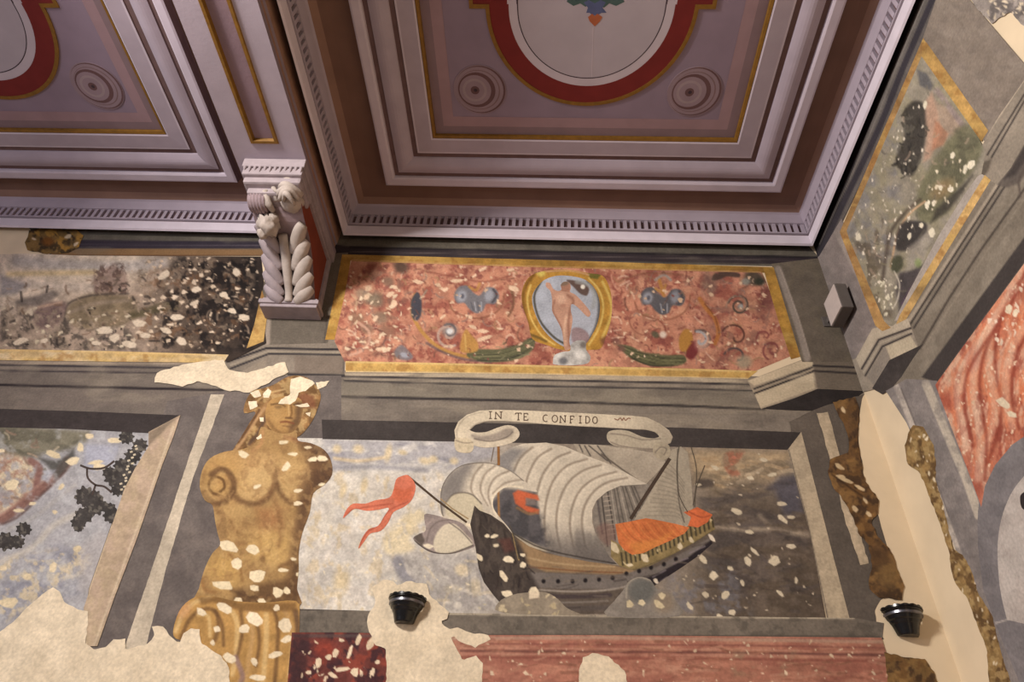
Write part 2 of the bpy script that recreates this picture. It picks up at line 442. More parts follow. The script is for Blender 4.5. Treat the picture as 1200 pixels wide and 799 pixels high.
def fill_coffer(root, cx, cy, rect):
    x0, x1, yf, yb = rect
    g = 0.028
    b = sweep_rect('painted_bevel', [(o, o, o, o, z, m) for o, z, m in [(-g, ZC - 0.003, 0), (-0.098, ZC - 0.003, 0), (-0.185, ZC - 0.003, 1)]], rect, [CEIL_BRN, CEIL_PINK])
    under(root, b)
    flat_shape('field', [(x0 + 0.02, yf + 0.02), (x1 - 0.02, yf + 0.02), (x1 - 0.02, yb - 0.02), (x0 + 0.02, yb - 0.02)], ZC - 0.001, CEIL_FIELD, root)
    # oblong crimson ring with gilt edge
    yfb = 2 * cy - (yb - 0.295)
    ear = (0.115, -1.90, 2 * cy + 1.90)
    S = lambda d, e=None: stadium(cx, yb - 0.295 - d, yfb + d, 0.745 - d, 0.745 - d, 40, e)
    eo = (0.115, ear[1] , ear[2]); ei = (0.115, ear[1] - 0.03, ear[2] + 0.03)
    ring_shape('gilt_edge', S(0.0, eo), S(0.028, ei), ZC - 0.010, [GOLD], root, th=0.009)
    band = ring_shape('crimson_band', S(0.028, ei), S(0.165, (0.01, ear[1] - 0.03, ear[2] + 0.03)), ZC - 0.006, [CRIMSON], root)
    ring_shape('pale_rim', S(0.165, (0.01, ear[1] - 0.03, ear[2] + 0.03)), S(0.225, (0.005, ear[1] - 0.03, ear[2] + 0.03)), ZC - 0.0052, [OVALR], root)
    ring_shape('dark_line', S(0.225), S(0.232), ZC - 0.0056, [DARKL], root)
    ov = flat_shape('oval_ground', S(0.225), ZC - 0.0046, OVALW, root)
    # rosettes: concentric painted roundels in the four corners
    for sx in (-1, 1):
        for sy in (1, -1):
            rx = cx + sx * 0.825; ry = cy + sy * (yb - cy - 0.418)
            def circ(r, dx=0, dy=0, n=36): return [(rx + dx + r * math.cos(2 * math.pi * i / n), ry + dy + r * math.sin(2 * math.pi * i / n)) for i in range(n)]
            o = flat_shape('rosette', circ(0.205), ZC - 0.0060, ROS_M, root)
            subs = [flat_shape('ring', circ(0.198, 0.004), ZC - 0.0063, ROS_D), flat_shape('ring', circ(0.190, -0.004), ZC - 0.0066, ROS_M), flat_shape('ring', circ(0.166, -0.006), ZC - 0.0069, ROS_E), flat_shape('ring', circ(0.160, -0.010), ZC - 0.0072, ROS_M),
                    flat_shape('ring', circ(0.146, -0.022), ZC - 0.0075, ROS_D), flat_shape('ring', circ(0.124, -0.034), ZC - 0.0078, ROS_M), flat_shape('ring', circ(0.095, -0.038), ZC - 0.0081, ROS_L), flat_shape('ring', circ(0.075, -0.038), ZC - 0.0084, ROS_M),
                    flat_shape('button', circ(0.034, -0.036), ZC - 0.0087, ROS_D), flat_shape('button', circ(0.014, -0.032), ZC - 0.0090, DARKL)]
            for s_ in subs: under(o, s_)
    return root
YF = -3.75          # front edge of the coffers' gilt line, out of view overhead
ra = coffer(-1.05, 1.43, -0.86, YF, 'right-hand coffer panel with crimson ring round a pale oval, between beam and right wall', 1)
fill_coffer(*ra)
rb = coffer(-5.81, -3.33, -0.86, YF, 'left-hand coffer panel with crimson ring, left of the beam on the corbel', 2)
fill_coffer(*rb)
def ceil_px(name, pts, z, m, parent, sm=False):
    P = smooth(pts, 4) if sm else np.array(pts, float)
    W = on_ceiling(P, z)
    return flat_shape(name, [(w[0], w[1]) for w in W], z, m, parent, th=0.0004)
orn = ceil_px('leaf_ornament', [(664, 2), (672, 7), (680, 4), (686, 8), (690, 6), (703, 7), (708, 9), (714, 4), (722, 7), (732, 2), (726, -6), (712, -10), (700, -12), (684, -10), (668, -6)], ZC - 0.0054, LEAF, ra[0])
pet = ceil_px('petals', [(687, 15), (689, 9), (684, 3), (690, 0), (697, 4), (704, 0), (710, 3), (706, 9), (711, 15), (705, 15), (700, 18), (694, 18), (691, 15)], ZC - 0.0058, BLUEP, None); under(orn, pet)
tip = ceil_px('tip', [(697, 31), (691, 25), (689, 20), (694, 16), (697, 19), (700, 16), (706, 20), (703, 25)], ZC - 0.0062, RUSTP, None); under(orn, tip)
ceil_px('thin_line', [(694.4, 32), (693.0, 90), (694.0, 90), (695.6, 32)], ZC - 0.0054, OVALR, ra[0])

# ------------------------------------------------------------------ dentilled cornice on the walls and beam sides
BX0, BX1 = -2.51, -1.95       # beam between its soffit edges
ZS = 5.90                      # beam soffit
# profile along the wall: (offset from wall, z, material)
CP = [(0.052, 6.16, 0), (0.066, 6.090, 0), (0.082, 6.10, 0), (0.088, 6.195, 0), (0.076, 6.20, 2), (0.076, 6.215, 2), (0.094, 6.218, 1), (0.096, 6.228, 1), (0.070, 6.23, 2), (0.072, 6.342, 2), (0.100, 6.345, 1), (0.108, 6.365, 1), (0.116, 6.385, 1), (0.128, 6.42, 1), (0.145, 6.432, 1), (0.150, 6.434, 3), (0.20, 6.462, 3), (0.27, 6.4695, 4), (0.275, 6.475, 4)]
MATS_C = [WHITE_F, LAV, GROOVE, COVE, BROWN]
def frame_cornice(x0, x1, y0, yb, kl, kr, kb, sides=('L', 'B', 'R')):
    """cornice round three sides of a coffer, mitred; returns (verts, faces, idx)"""
    V = []; F = []; I = []
    for (o, z, m) in CP:
        V += [(x0 + o * kl, y0, z), (x0 + o * kl, yb - o * kb, z), (x1 - o * kr, yb - o * kb, z), (x1 - o * kr, y0, z)]
    for k in range(len(CP) - 1):
        for j in range(3):
            a = k * 4 + j; F.append((a, a + 1, a + 5, a + 4)); I.append(CP[k + 1][2])
    # dentil blocks between z 6.23 and 6.342
    def dent(p, t, nrm, off, w=0.030, d=0.026):
        p = np.array(p); t = np.array(t); nrm = np.array(nrm); b = len(V)
        for z in (6.23, 6.342):
            for (s, e) in ((-w / 2, off), (w / 2, off), (w / 2, off + d), (-w / 2, off + d)):
                q = p + t * s + nrm * e; V.append((q[0], q[1], z))
        for f in ((0, 1, 2, 3), (4, 5, 6, 7), (0, 1, 5, 4), (1, 2, 6, 5), (2, 3, 7, 6), (3, 0, 4, 7)):
            F.append(tuple(b + i for i in f)); I.append(1)
    sp = 0.061
    n = int((x1 - x0 - 0.20) / sp)
    for i in range(n + 1): dent((x0 + 0.10 + (x1 - x0 - 0.20) * i / n, yb), (1, 0), (0, -1), 0.071 * kb - .002)
    n = int((yb - y0 - 0.10) / sp)
    for i in range(n):
        dent((x0, yb - 0.12 - i * sp), (0, 1), (1, 0), 0.071 * kl - .002)
        dent((x1, yb - 0.12 - i * sp), (0, 1), (-1, 0), 0.071 * kr - .002)
    return V, F, I
V, F, I = frame_cornice(BX1 - 0.02, XR, -4.4, 0.0, 1.0, 0.86, 1.06)
c1 = structure(from_pydata('trim_1', V, F, MATS_C, None, I))
V, F, I = frame_cornice(-7.1, BX0 + 0.02, -4.4, 0.0, 1.0, 1.0, 1.06)
c2 = structure(from_pydata('trim_2', V, F, MATS_C, None, I))

# ------------------------------------------------------------------ the beam with its gilt-edged soffit panel
beam = thing('ceiling_beam', 'lavender painted ceiling beam with gilt edged soffit panel resting on the corbel', 'beam', ((BX0 + BX1) / 2, -2.2, ZS))
bw = 0.17       # soffit border width
yE = -1.13       # end of the sunk panel
b = []
# cross-section (x from centre, z) for the right half: soffit border, arris, side grooves
hb = (BX1 - BX0) / 2
xs = [(hb, ZS), (hb, ZS + 0.045), (hb - 0.018, ZS + 0.05), (hb - 0.026, ZS + 0.075), (hb - 0.026, ZS + 0.13), (hb - 0.015, ZS + 0.15), (hb - 0.015, ZS + 0.56)]
mi = [0, 1, 1, 1, 0, 1]
V = []; F = []; I = []
cxb = (BX0 + BX1) / 2
for s in (1, -1):
    b0 = len(V)
    for (x, z) in xs: V += [(cxb + s * x, -4.4, z), (cxb + s * x, -0.002, z)]
    for k in range(len(xs) - 1): F.append((b0 + 2 * k, b0 + 2 * k + 1, b0 + 2 * k + 3, b0 + 2 * k + 2)); I.append(mi[k])
# soffit: border strips and end piece round the sunk panel
pw = hb - bw
def q(a, b_, c, d): 
    i0 = len(V); V.extend([a, b_, c, d]); F.append((i0, i0 + 1, i0 + 2, i0 + 3)); I.append(2)
xl, xr = cxb - hb, cxb + hb; pl, pr = cxb - pw, cxb + pw
q((xl, -4.4, ZS), (pl, -4.4, ZS), (pl, yE, ZS), (xl, yE, ZS)); q((pr, -4.4, ZS), (xr, -4.4, ZS), (xr, yE, ZS), (pr, yE, ZS))
q((xl, yE, ZS), (xr, yE, ZS), (xr, -0.002, ZS), (xl, -0.002, ZS))
body = from_pydata('beam_body', V, F, [LAV_D, TIE, LAV], None, I)
pan = flat_shape('soffit_panel', [(pl + 0.02, -4.4), (pr - 0.02, -4.4), (pr - 0.02, yE - 0.02), (pl + 0.02, yE - 0.02)], ZS + 0.018, mat('plum_soffit_paint', (138, 116, 126), 0.8, 0.08, 6), None)
gv = []; gf = []
gp = [(0.0, ZS), (0.006, ZS - 0.010), (0.028, ZS - 0.010), (0.036, ZS + 0.018), (0.044, ZS + 0.019)]
for (o, z) in gp: gv += [(pl + o, -4.4, z), (pl + o, yE - o, z), (pr - o, yE - o, z), (pr - o, -4.4, z)]
for k in range(len(gp) - 1):
    for j in range(3): a = 4 * k + j; gf.append((a, a + 1, a + 5, a + 4))
gil = from_pydata('gilt_edge', gv, gf, [GOLD])
under(beam, body, pan, gil)

# ================================================================== PAINTED BACK WALL
def strokes(name, lines, w, col, plane='B', lift=6, parent=None, material=None, sm=False):
    """brush lines of one colour lying on a wall, one mesh"""
    V = []; F = []
    for ln in lines:
        p = smooth(ln, 4, False) if (sm and len(ln) > 2) else np.array(ln, float)
        t = np.gradient(p, axis=0); t /= (np.linalg.norm(t, axis=1, keepdims=True) + 1e-9)
        nrm = np.stack([-t[:, 1], t[:, 0]], 1) * w / 2; b = len(V)
        for i in range(len(p)): V += [p[i] + nrm[i], p[i] - nrm[i]]
        for i in range(len(p) - 1): F.append((b + 2 * i, b + 2 * i + 1, b + 2 * i + 3, b + 2 * i + 2))
    P = np.array(V); off = next_layer()
    W = on_back(P, -off) if plane == 'B' else on_right(P, XR - off)
    me = bpy.data.meshes.new(name); me.from_pydata(W.tolist(), [], F)
    o = new_obj(name, me, None, [material or FRESCO])
    at = me.color_attributes.new('pigment', 'FLOAT_COLOR', 'POINT')
    rgba = np.ones((len(P), 4), np.float32); rgba[:, :3] = np.clip(lin(np.array(col) / 255.0) * PIGMENT_GAIN, 0, 0.95)
    at.data.foreach_set('color', rgba.ravel())
    if parent: under(parent, o)
    return o
CREAM = (226, 208, 176); BLACKISH = (60, 54, 53); GREY = (128, 118, 106); GREYD = (104, 96, 90); GOLDC = (184, 136, 56)
def streaks(c, seed, amp=0.10):
    c.noise(amp, 26, seed, (3, 1)); c.noise(amp * 0.8, 5, seed + 7); return c

# ---- grey painted architecture: bands, entablature, pilaster grounds
arch = thing('painted_architecture', 'grey painted cornice, bands and frames running across the back wall', 'wall painting', anchor((640, 480)))
def p_upper(c):
    streaks(c, 3, 0.12)
    c.poly([(30, 280.5), (310, 283), (310, 291), (30, 291)], (52, 46, 56), 0.8)
    c.line([(90, 286.5), (310, 287.5)], 1.0, (84, 76, 84), 0.6, sm=False)
    c.line([(60, 270), (310, 271)], 2.2, (70, 62, 58), 1.0, 0.6, sm=False)
    c.poly([(60, 291.5), (310, 292), (310, 299), (60, 299)], (132, 100, 66), 0.8)
    c.line([(60, 299.3), (310, 300.0)], 1.2, (92, 62, 40), 0.6, sm=False)
    c.poly([(380, 284), (410, 289), (640, 294.5), (800, 297.5), (960, 301), (958, 311), (905, 309.5), (640, 304.8), (410, 300), (380, 300)], (54, 46, 50), 0.9)
    c.line([(410, 289.5), (640, 294.5), (960, 301.5)], 2.0, (36, 32, 36), 0.7)
    c.line([(410, 294.5), (640, 299.5), (950, 305.5)], 1.0, (88, 78, 78), 0.6)
    c.line([(410, 278), (640, 282), (945, 291)], 2.5, (60, 56, 50), 1.0, 0.7)
    c.mott((112, 104, 92), 14, 0.62, 0.1, 0.35, 4, (4, 1))
patch('upper_band', [(30, 262), (310, 266), (420, 270), (640, 277), (946, 286), (962, 304), (958, 313), (905, 312), (640, 306), (412, 301), (375, 301), (310, 300), (60, 300)], p_upper, (96, 90, 80), lift=1, sp=1.5, parent=arch)

def p_ent(c):
    streaks(c, 11, 0.09)
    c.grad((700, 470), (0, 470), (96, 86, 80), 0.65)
    # left run
    c.poly([(-20, 421.5), (250, 424), (262, 424), (262, 428), (-20, 427)], (150, 134, 116), 0.8)
    c.line([(-20, 427), (203, 431)], 2.0, (48, 44, 50), 0.7, sm=False)
    c.line([(-20, 434), (195, 437)], 1.8, (56, 50, 54), 0.7, sm=False)
    c.line([(-20, 430.5), (198, 434)], 1.4, (120, 108, 100), 0.6, sm=False)
    c.line([(-20, 450.5), (170, 455), (262, 457)], 3.0, (44, 38, 40), 0.8, sm=False)
    c.poly([(-20, 455), (262, 459), (262, 478), (-20, 478)], (112, 101, 93), 2.0, 0.7)
    # centre run
    c.poly([(404, 437), (600, 437.5), (800, 441.5), (892, 443), (892, 449), (600, 444), (404, 442)], (176, 160, 136), 0.9)
    c.line([(330, 440), (404, 441), (600, 444.6), (800, 448.5), (884, 450.5)], 2.2, (52, 48, 50), 0.6, sm=False)
    c.line([(404, 446), (600, 451.8), (800, 455.6), (886, 458)], 2.0, (58, 54, 54), 0.6, sm=False)
    c.line([(404, 443.6), (600, 448.2), (800, 452), (884, 454)], 2.4, (142, 130, 114), 0.6, sm=False)
    c.poly([(404, 448), (600, 453.5), (800, 457), (892, 459), (892, 477), (600, 467), (380, 464), (380, 448)], (126, 117, 103), 1.0, 0.8)
    c.line([(370, 464), (600, 469.3), (800, 475.5), (895, 479.5)], 3.2, (56, 51, 50), 0.8, sm=False)
    c.line([(400, 476), (600, 481), (930, 487)], 1.2, (108, 100, 92), 1.0, 0.5, sm=False)
    c.mott((150, 138, 118), 12, 0.6, 0.12, 0.35, 8, (4, 1)); c.mott((92, 84, 78), 10, 0.62, 0.1, 0.35, 9, (4, 1))
patch('entablature', [(-30, 419), (262, 419), (300, 420), (330, 430), (380, 437), (404, 434), (640, 437), (895, 441), (1000, 452), (1015, 459), (1008, 470), (1000, 492), (940, 514), (640, 505), (380, 500), (300, 484), (216, 492), (-30, 486)], p_ent, GREY, lift=1, sp=1.5, parent=arch)

def p_res_l(c):
    streaks(c, 21, 0.1)
    c.poly([(262, 424), (312, 407), (322, 402), (413, 402), (413, 398), (312, 398), (262, 414)], (136, 124, 110), 0.8)
    c.line([(266, 424), (312, 408), (400, 409.5), (411, 410)], 2.4, (50, 46, 48), 0.6, sm=False)
    c.line([(270, 428), (314, 411.8), (404, 413)], 2.0, (150, 138, 120), 0.6, sm=False)
    c.line([(270, 432), (315, 414.5), (404, 415.5)], 2.2, (54, 50, 52), 0.6, sm=False)
    c.poly([(285, 434), (312, 420), (312, 440), (285, 440)], (150, 136, 118), 1.5, 0.7)
    c.poly([(345, 418), (404, 418), (404, 438), (345, 438)], (118, 104, 92), 1.5, 0.7)
    c.line([(338, 438.5), (420, 440.5)], 3.0, (58, 54, 54), 0.8, sm=False)
    c.line([(404, 402), (402, 438)], 1.2, (90, 82, 76), 0.8, sm=False)
patch('projecting_block', [(262, 425), (300, 405), (314, 397), (408, 398), (414, 404), (405, 416), (404, 441), (330, 441), (300, 446), (275, 440)], p_res_l, (128, 117, 104), lift=2, sp=1.3, parent=arch)
def p_res_r(c):
    streaks(c, 23, 0.08)
    c.poly([(876, 446), (951, 417.5), (953, 428), (884, 452)], (196, 178, 148), 0.7)
    c.line([(884, 455.5), (952, 430.5)], 2.0, (60, 54, 52), 0.6, sm=False)
    c.poly([(884, 460), (952, 434), (955, 455), (891, 478)], (188, 172, 144), 0.8)
    c.line([(884, 461), (952, 435.5)], 2.2, (54, 48, 48), 0.6, sm=False)
    c.poly([(952, 417), (1000, 419), (1006, 436), (1014, 458), (958, 456), (953, 430)], (112, 101, 88), 0.8)
    c.line([(952, 418.5), (1001, 421)], 2.0, (160, 144, 120), 0.6, sm=False)
    c.line([(953, 428.5), (1004, 430.5)], 2.4, (54, 48, 47), 0.6, sm=False)
    c.line([(953, 434.5), (1006, 437.5)], 2.4, (58, 52, 50), 0.6, sm=False)
    c.mott((214, 196, 166), 9, 0.6, 0.1, 0.4, 5, (3, 1), region=[(880, 445), (952, 420), (957, 455), (892, 478)], rsoft=2)
patch('projecting_block', [(876, 446), (951, 417), (1010, 418.5), (1018, 437), (1022, 461), (958, 456.5), (892, 479.5), (884, 462)], p_res_r, (150, 136, 116), lift=2, sp=1.2, parent=arch)
def p_shade(c): streaks(c, 27, 0.15)
patch('black_underside', [(892, 479), (930, 467), (958, 455.5), (1014, 458), (1004, 466), (985, 478), (975, 482), (930, 481)], p_shade, (50, 45, 44), lift=3, sp=1.5, parent=arch)
# grounds either side of the painted woman and outside the ship panel
def p_pilg(c):
    streaks(c, 31, 0.10); c.mott((84, 76, 74), 22, 0.55, 0.15, 0.45, 13); c.mott((124, 112, 104), 16, 0.62, 0.12, 0.4, 17)
patch('pilaster_ground', [(196, 470), (262, 458), (300, 440), (400, 440), (400, 500), (378, 520), (350, 600), (348, 716), (300, 760), (190, 750), (150, 770), (100, 762), (140, 660)], p_pilg, (106, 97, 92), lift=2, sp=2.0, parent=arch)
def p_strip(c): c.noise(0.10, 18, 5, (1, 3)); c.noise(0.1, 5, 8)
patch('pale_strip', ragged([(247, 462), (263, 462), (226, 560), (193, 672), (171, 757), (145, 761), (180, 660), (216, 552)], 0.35, 7, 4), p_strip, (186, 172, 150), lift=3, sp=1.6, parent=arch)
def p_rg(c):
    streaks(c, 33, 0.1); c.mott((90, 82, 75), 20, 0.55, 0.14, 0.4, 3)
patch('pilaster_ground', ragged([(925, 494), (960, 478), (1012, 462), (1008, 480), (1006, 513), (1013, 560), (1028, 600), (1040, 642), (1050, 690), (1032, 703), (1025, 716), (1027, 730), (1036, 749), (985, 748), (950, 640)], 0.8, 6, 9), p_rg, (98, 89, 80), lift=2, sp=2.0, parent=arch)
patch('pale_strip', ragged([(957, 484), (970, 482.5), (983, 530), (1004, 610), (1018, 660), (1008, 662), (990, 608), (972, 535)], 0.7, 6, 8), p_strip, (186, 168, 140), lift=3, sp=1.5, parent=arch)
# block beside the corner with its pale strip, and block below the corbel
def p_blk(c):
    streaks(c, 35, 0.09); c.mott((124, 112, 92), 18, 0.6, 0.12, 0.4, 2)
    c.line([(912, 315), (932, 372), (946, 420)], 7.5, (150, 138, 128), 1.5, 0.9)
    c.line([(915, 316), (936, 374), (949, 418)], 1.2, (176, 162, 148), 0.8, 0.8)
patch('corner_block', [(904, 309), (980, 300), (986, 330), (1010, 384), (1016, 424), (940, 424), (918, 360)], p_blk, (104, 94, 82), lift=1, sp=1.6, parent=arch)
def p_blk2(c):
    streaks(c, 37, 0.1); c.line([(315, 368), (313, 402)], 6, (150, 136, 122), 1.2, sm=False)
    c.line([(384, 368), (380, 402)], 1.5, (70, 62, 56), 1.0, 0.7, sm=False)
patch('block_below_corbel', [(306, 340), (320, 300), (408, 296), (402, 330), (384, 402), (308, 404)], p_blk2, (104, 95, 84), lift=1, sp=1.6, parent=arch)

# ================================================================== the red frieze with the oval medallion
frieze = thing('frieze_panel', 'red grotesque frieze panel with gold border and oval medallion of a standing nude', 'painted panel', anchor((660, 430)))
RED = (180, 122, 98)
FZ = [(412, 305), (640, 312), (892, 317), (898, 330), (926, 408), (930, 416), (884, 435), (640, 429), (404, 424), (392, 400), (400, 345)]
def p_frieze(c):
    c.noise(0.18, 16, 41); c.noise(0.12, 5, 43)
    c.mott((196, 132, 104), 20, 0.54, 0.10, 0.65, 45); c.mott((138, 70, 60), 14, 0.6, 0.09, 0.65, 46); c.mott((205, 150, 118), 7, 0.62, 0.08, 0.6, 47)
    c.mott((120, 62, 58), 6, 0.66, 0.06, 0.6, 48)
    Rg = [(408, 308), (890, 320), (926, 412), (880, 430), (404, 420)]
    D = (88, 52, 48); GB = (112, 112, 118); GBL = (160, 162, 172); OG = (88, 90, 64); OC = (180, 132, 66); PK = (206, 160, 136)
    PAL = [(124, 70, 58), (206, 152, 126), (150, 118, 84), (104, 70, 58), (224, 190, 162), (134, 112, 102), (186, 120, 96)]
    c.brush(330, Rg, PAL, (5, 16), (1.0, 2.4), 33, 2.6, .6)
    c.mott((122, 92, 78), 9, .6, .08, .55, 49, region=[(404, 320), (480, 315), (475, 420), (400, 420)], rsoft=12); c.mott((120, 84, 76), 10, .6, .08, .5, 40, region=[(800, 322), (892, 320), (926, 412), (820, 430)], rsoft=12)
    # far left tangle of leaves
    for x, y, r, col in [(425, 345, 9, (150, 132, 110)), (440, 352, 10, (120, 112, 92)), (418, 372, 8, (140, 106, 84)), (446, 372, 9, (128, 110, 92)), (430, 385, 8, (118, 92, 76)), (455, 330, 7, (120, 96, 80)), (470, 313, 9, (62, 52, 46)), (455, 388, 9, (150, 110, 88))]:
        c.blob((x, y), r, r * 0.75, col, 0.4, 0.5, 0.75)
    c.line([(420, 378), (432, 388), (432, 402), (422, 412), (410, 416)], 3.0, PK, 1.2, 0.8)
    c.line([(412, 345), (418, 352), (416, 362)], 2.5, (196, 164, 130), 1, 0.7)
    c.line([(440, 385), (452, 392), (448, 404), (436, 410)], 2.2, D, 1.2, 0.6)
    # left scroll stem and dark plume
    c.line([(487, 345), (483, 358), (485, 372), (494, 388), (510, 404), (530, 414), (560, 420)], 4.2, OC, 1.0, 0.9)
    c.poly([(489, 342), (494, 352), (493, 370), (487, 376), (482, 368), (482, 352)], (66, 68, 78), 1.2, 0.95, True)
    c.line([(500, 340), (493, 350)], 2, (150, 140, 120), 1, .8, sm=False)
    c.poly([(470, 404), (478, 410), (484, 418), (478, 422), (466, 420), (462, 412)], GB, 1.5, 0.8, True); c.blob((474, 416), 5, 3, GBL, 0.3, 0.5, 0.9)
    c.line([(500, 402), (520, 413), (545, 421), (575, 424)], 3.0, (96, 78, 80), 1.2, 0.7)
    # blue winged clasp, left
    def clasp(ox, oy, m, shade):
        a = lambda x, y: (ox + m * x, oy + y)
        c.poly([a(-26, -4), a(-20, -14), a(-10, -15), a(-4, -8), a(4, -4), a(12, -13), a(22, -12), a(27, -3), a(22, 6), a(12, 6), a(8, 14), a(0, 17), a(-8, 12), a(-14, 5), a(-22, 5)], tuple(int(v * shade) for v in GB), 1.3, 0.95, True)
        c.blob(a(-17, -3), 5.5, 6.5, GBL, 0.3, 0.5, 0.9); c.blob(a(-16, -3), 2.2, 3, (86, 86, 96), 0, 0.5, 0.9)
        c.blob(a(15, -4), 5, 7, GBL, 0.2, 0.5, 0.85 * shade); c.line([a(20, -11), a(24, -4), a(19, 4)], 2.5, (70, 68, 74), 1, .8)
        for k in range(4): c.line([a(-6 + k * 4, 4), a(-3 + k * 3, 14)], 1.2, (176, 178, 186) if k % 2 else (84, 84, 92), 0.7, 0.8, sm=False)
        c.line([a(-32, 2), a(-27, 14), a(-14, 20), a(2, 23), a(20, 18), a(30, 8), a(33, -6)], 1.8, (132, 82, 62), 1.0, 0.75)
        c.line([a(-8, -14), a(0, -10), a(4, -18)], 3, OC, 1.2, 0.8)
    clasp(558, 350, 1, 1.0); clasp(776, 352, 1, 0.78)
    c.line([(778, 346), (775, 336), (772, 326)], 4, (176, 122, 60), 1.2, 0.9); c.line([(768, 328), (778, 322), (786, 328)], 3, (150, 142, 134), 1.2, .9)
    # dark acanthus horns either side of the medallion
    c.poly([(550, 411), (566, 409), (585, 409), (606, 404), (622, 396), (634, 394), (628, 400), (624, 410), (610, 420), (590, 424), (566, 424), (548, 418)], OG, 1.2, 0.95, True)
    c.line([(556, 418), (580, 417), (606, 410), (624, 399)], 1.6, (134, 130, 92), 0.8, 0.8); c.line([(560, 422), (590, 422), (614, 414)], 1.2, (52, 50, 44), 0.8, 0.9)
    for k in range(5): c.line([(556 + k * 3, 414 + k * 1.6), (585 + k * 3, 413 + k * 2), (612 + k * 2, 403 + k * 2.5), (630 - k, 396 + k)], 0.9, (58, 56, 46) if k % 2 else (120, 116, 84), 0.6, 0.6)
    c.brush(40, [(548, 410), (632, 394), (612, 422), (560, 424)], [(60, 58, 46), (132, 128, 96), (98, 96, 70)], (4, 9), (.8, 1.4), 31, .6, .7, (-.8, .3))
    c.poly([(724, 404), (740, 406), (754, 413), (780, 416), (800, 416), (804, 424), (790, 429), (765, 429), (745, 423), (732, 414)], (84, 86, 58), 1.2, 0.95, True)
    c.line([(732, 408), (750, 418), (775, 423), (798, 422)], 1.6, (126, 124, 84), 0.8, 0.8); c.line([(740, 419), (762, 428), (790, 428)], 1.2, (50, 48, 40), 0.8, 0.9)
    for k in range(5): c.line([(730 + k, 404 + k * 2), (750 + k, 411 + k * 2.4), (778, 417 + k * 2.2), (802, 418 + k * 2)], 0.9, (56, 54, 42) if k % 2 else (116, 112, 78), 0.6, 0.6)
    c.brush(40, [(726, 404), (754, 413), (802, 416), (790, 429), (745, 423)], [(56, 54, 42), (124, 120, 84), (92, 90, 64)], (4, 9), (.8, 1.4), 32, .6, .7, (-.2, .7))
    # ochre calyxes and spiral volutes
    c.poly([(540, 412), (541, 396), (546, 386), (552, 392), (560, 402), (558, 412)], OC, 1.3, 0.95, True); c.line([(545, 392), (546, 410)], 1.5, (206, 168, 96), 0.8, .8, sm=False)
    c.poly([(796, 396), (802, 386), (810, 388), (812, 402), (806, 412), (797, 410)], (170, 120, 52), 1.3, 0.95, True); c.poly([(806, 408), (816, 398), (818, 412), (812, 420), (804, 418)], (108, 42, 44), 1.3, 0.9, True)
    def vol(x, y, r, col, turns=1.6, w=2.2, d=1, ph=0.0):
        pts = [(x + d * r * (1 - t / (turns * 1.15)) * math.cos(ph + t * 6.28), y + r * (1 - t / (turns * 1.15)) * math.sin(ph + t * 6.28)) for t in np.linspace(0, turns, 26)]
        c.line(pts, w, col, 0.9, 0.9, sm=False)
    c.blob((527, 387), 9, 8, (134, 126, 122), 0, 0.4, 0.8); vol(525, 392, 15, (176, 150, 136), 1.3, 3.0, 1, 1.0); vol(527, 388, 9, (96, 90, 92), 1.3, 2.0, 1, 4.0); c.blob((527, 388), 4, 3.4, (206, 206, 206), 0, 0.5)
    vol(866, 358, 13, (74, 64, 58), 1.7, 2.6, 1, 3.4); vol(866, 358, 15, (150, 122, 104), 1.0, 1.6, 1, 3.0); c.blob((868, 359), 3, 3, (150, 150, 146), 0, 0.5)
    vol(822, 400, 14, (86, 74, 72), 0.9, 3.0, 1, 4.2); c.blob((823, 400), 8, 10, (206, 160, 138), 0.3, 0.5, 0.8); vol(820, 399, 11, (160, 160, 162), 0.7, 3.0, 1, 4.4)
    vol(862, 395, 17, (84, 52, 46), 0.85, 2.2, 1, 3.6); vol(864, 420, 16, (78, 66, 66), 0.6, 2.4, 1, 3.5); c.blob((872, 424), 9, 8, (150, 140, 116), 0.2, 0.5, 0.8)
    vol(752, 370, 24, (146, 92, 74), 0.6, 1.6, 1, 1.2); vol(770, 388, 12, (128, 70, 58), 0.9, 1.8, 1, 5.0); c.blob((777, 392), 4, 4, (216, 196, 178), 0, .5); c.blob((768, 392), 5, 3.4, (88, 86, 66), 0.6, 0.5, 0.9)
    vol(905, 410, 12, (126, 66, 64), 1.3, 2.2, 1, 2.0); vol(897, 395, 12, (130, 66, 64), 0.7, 2.0, 1, 2.4)
    c.line([(820, 350), (828, 362), (838, 374), (842, 390), (838, 402)], 5.0, (176, 110, 54), 1.4, 0.85); c.line([(826, 356), (838, 372), (843, 392)], 1.4, (112, 62, 40), .8, .7)
    c.poly([(834, 328), (838, 320), (852, 318), (866, 320), (866, 325), (852, 324), (842, 328)], (74, 58, 52), 1.2, 0.9, True)
    c.blob((884, 326), 12, 8, (70, 66, 56), 0.3, 0.4, 0.85); c.blob((874, 330), 5, 4, (140, 140, 130), 0, 0.5, 0.9); c.blob((890, 330), 6, 4, (52, 54, 44), 0, 0.5, 0.9)
    c.blob((900, 350), 10, 22, (104, 56, 54), 0.35, 0.5, 0.5); c.blob((830, 334), 8, 14, (120, 104, 92), -0.2, 0.6, 0.5)
    c.line([(724, 330), (740, 324), (762, 320), (800, 322)], 2.2, (128, 82, 62), 1.2, 0.6); c.line([(500, 318), (540, 326), (570, 330), (600, 322)], 2, (128, 72, 60), 1.2, 0.6)
    c.line([(600, 342), (602, 356), (596, 370)], 3, (112, 78, 58), 1.2, 0.7)
    for x, y in [(728, 408), (722, 400)]: c.blob((x, y), 5, 4, (112, 76, 68), 0.4, 0.5, 0.7)
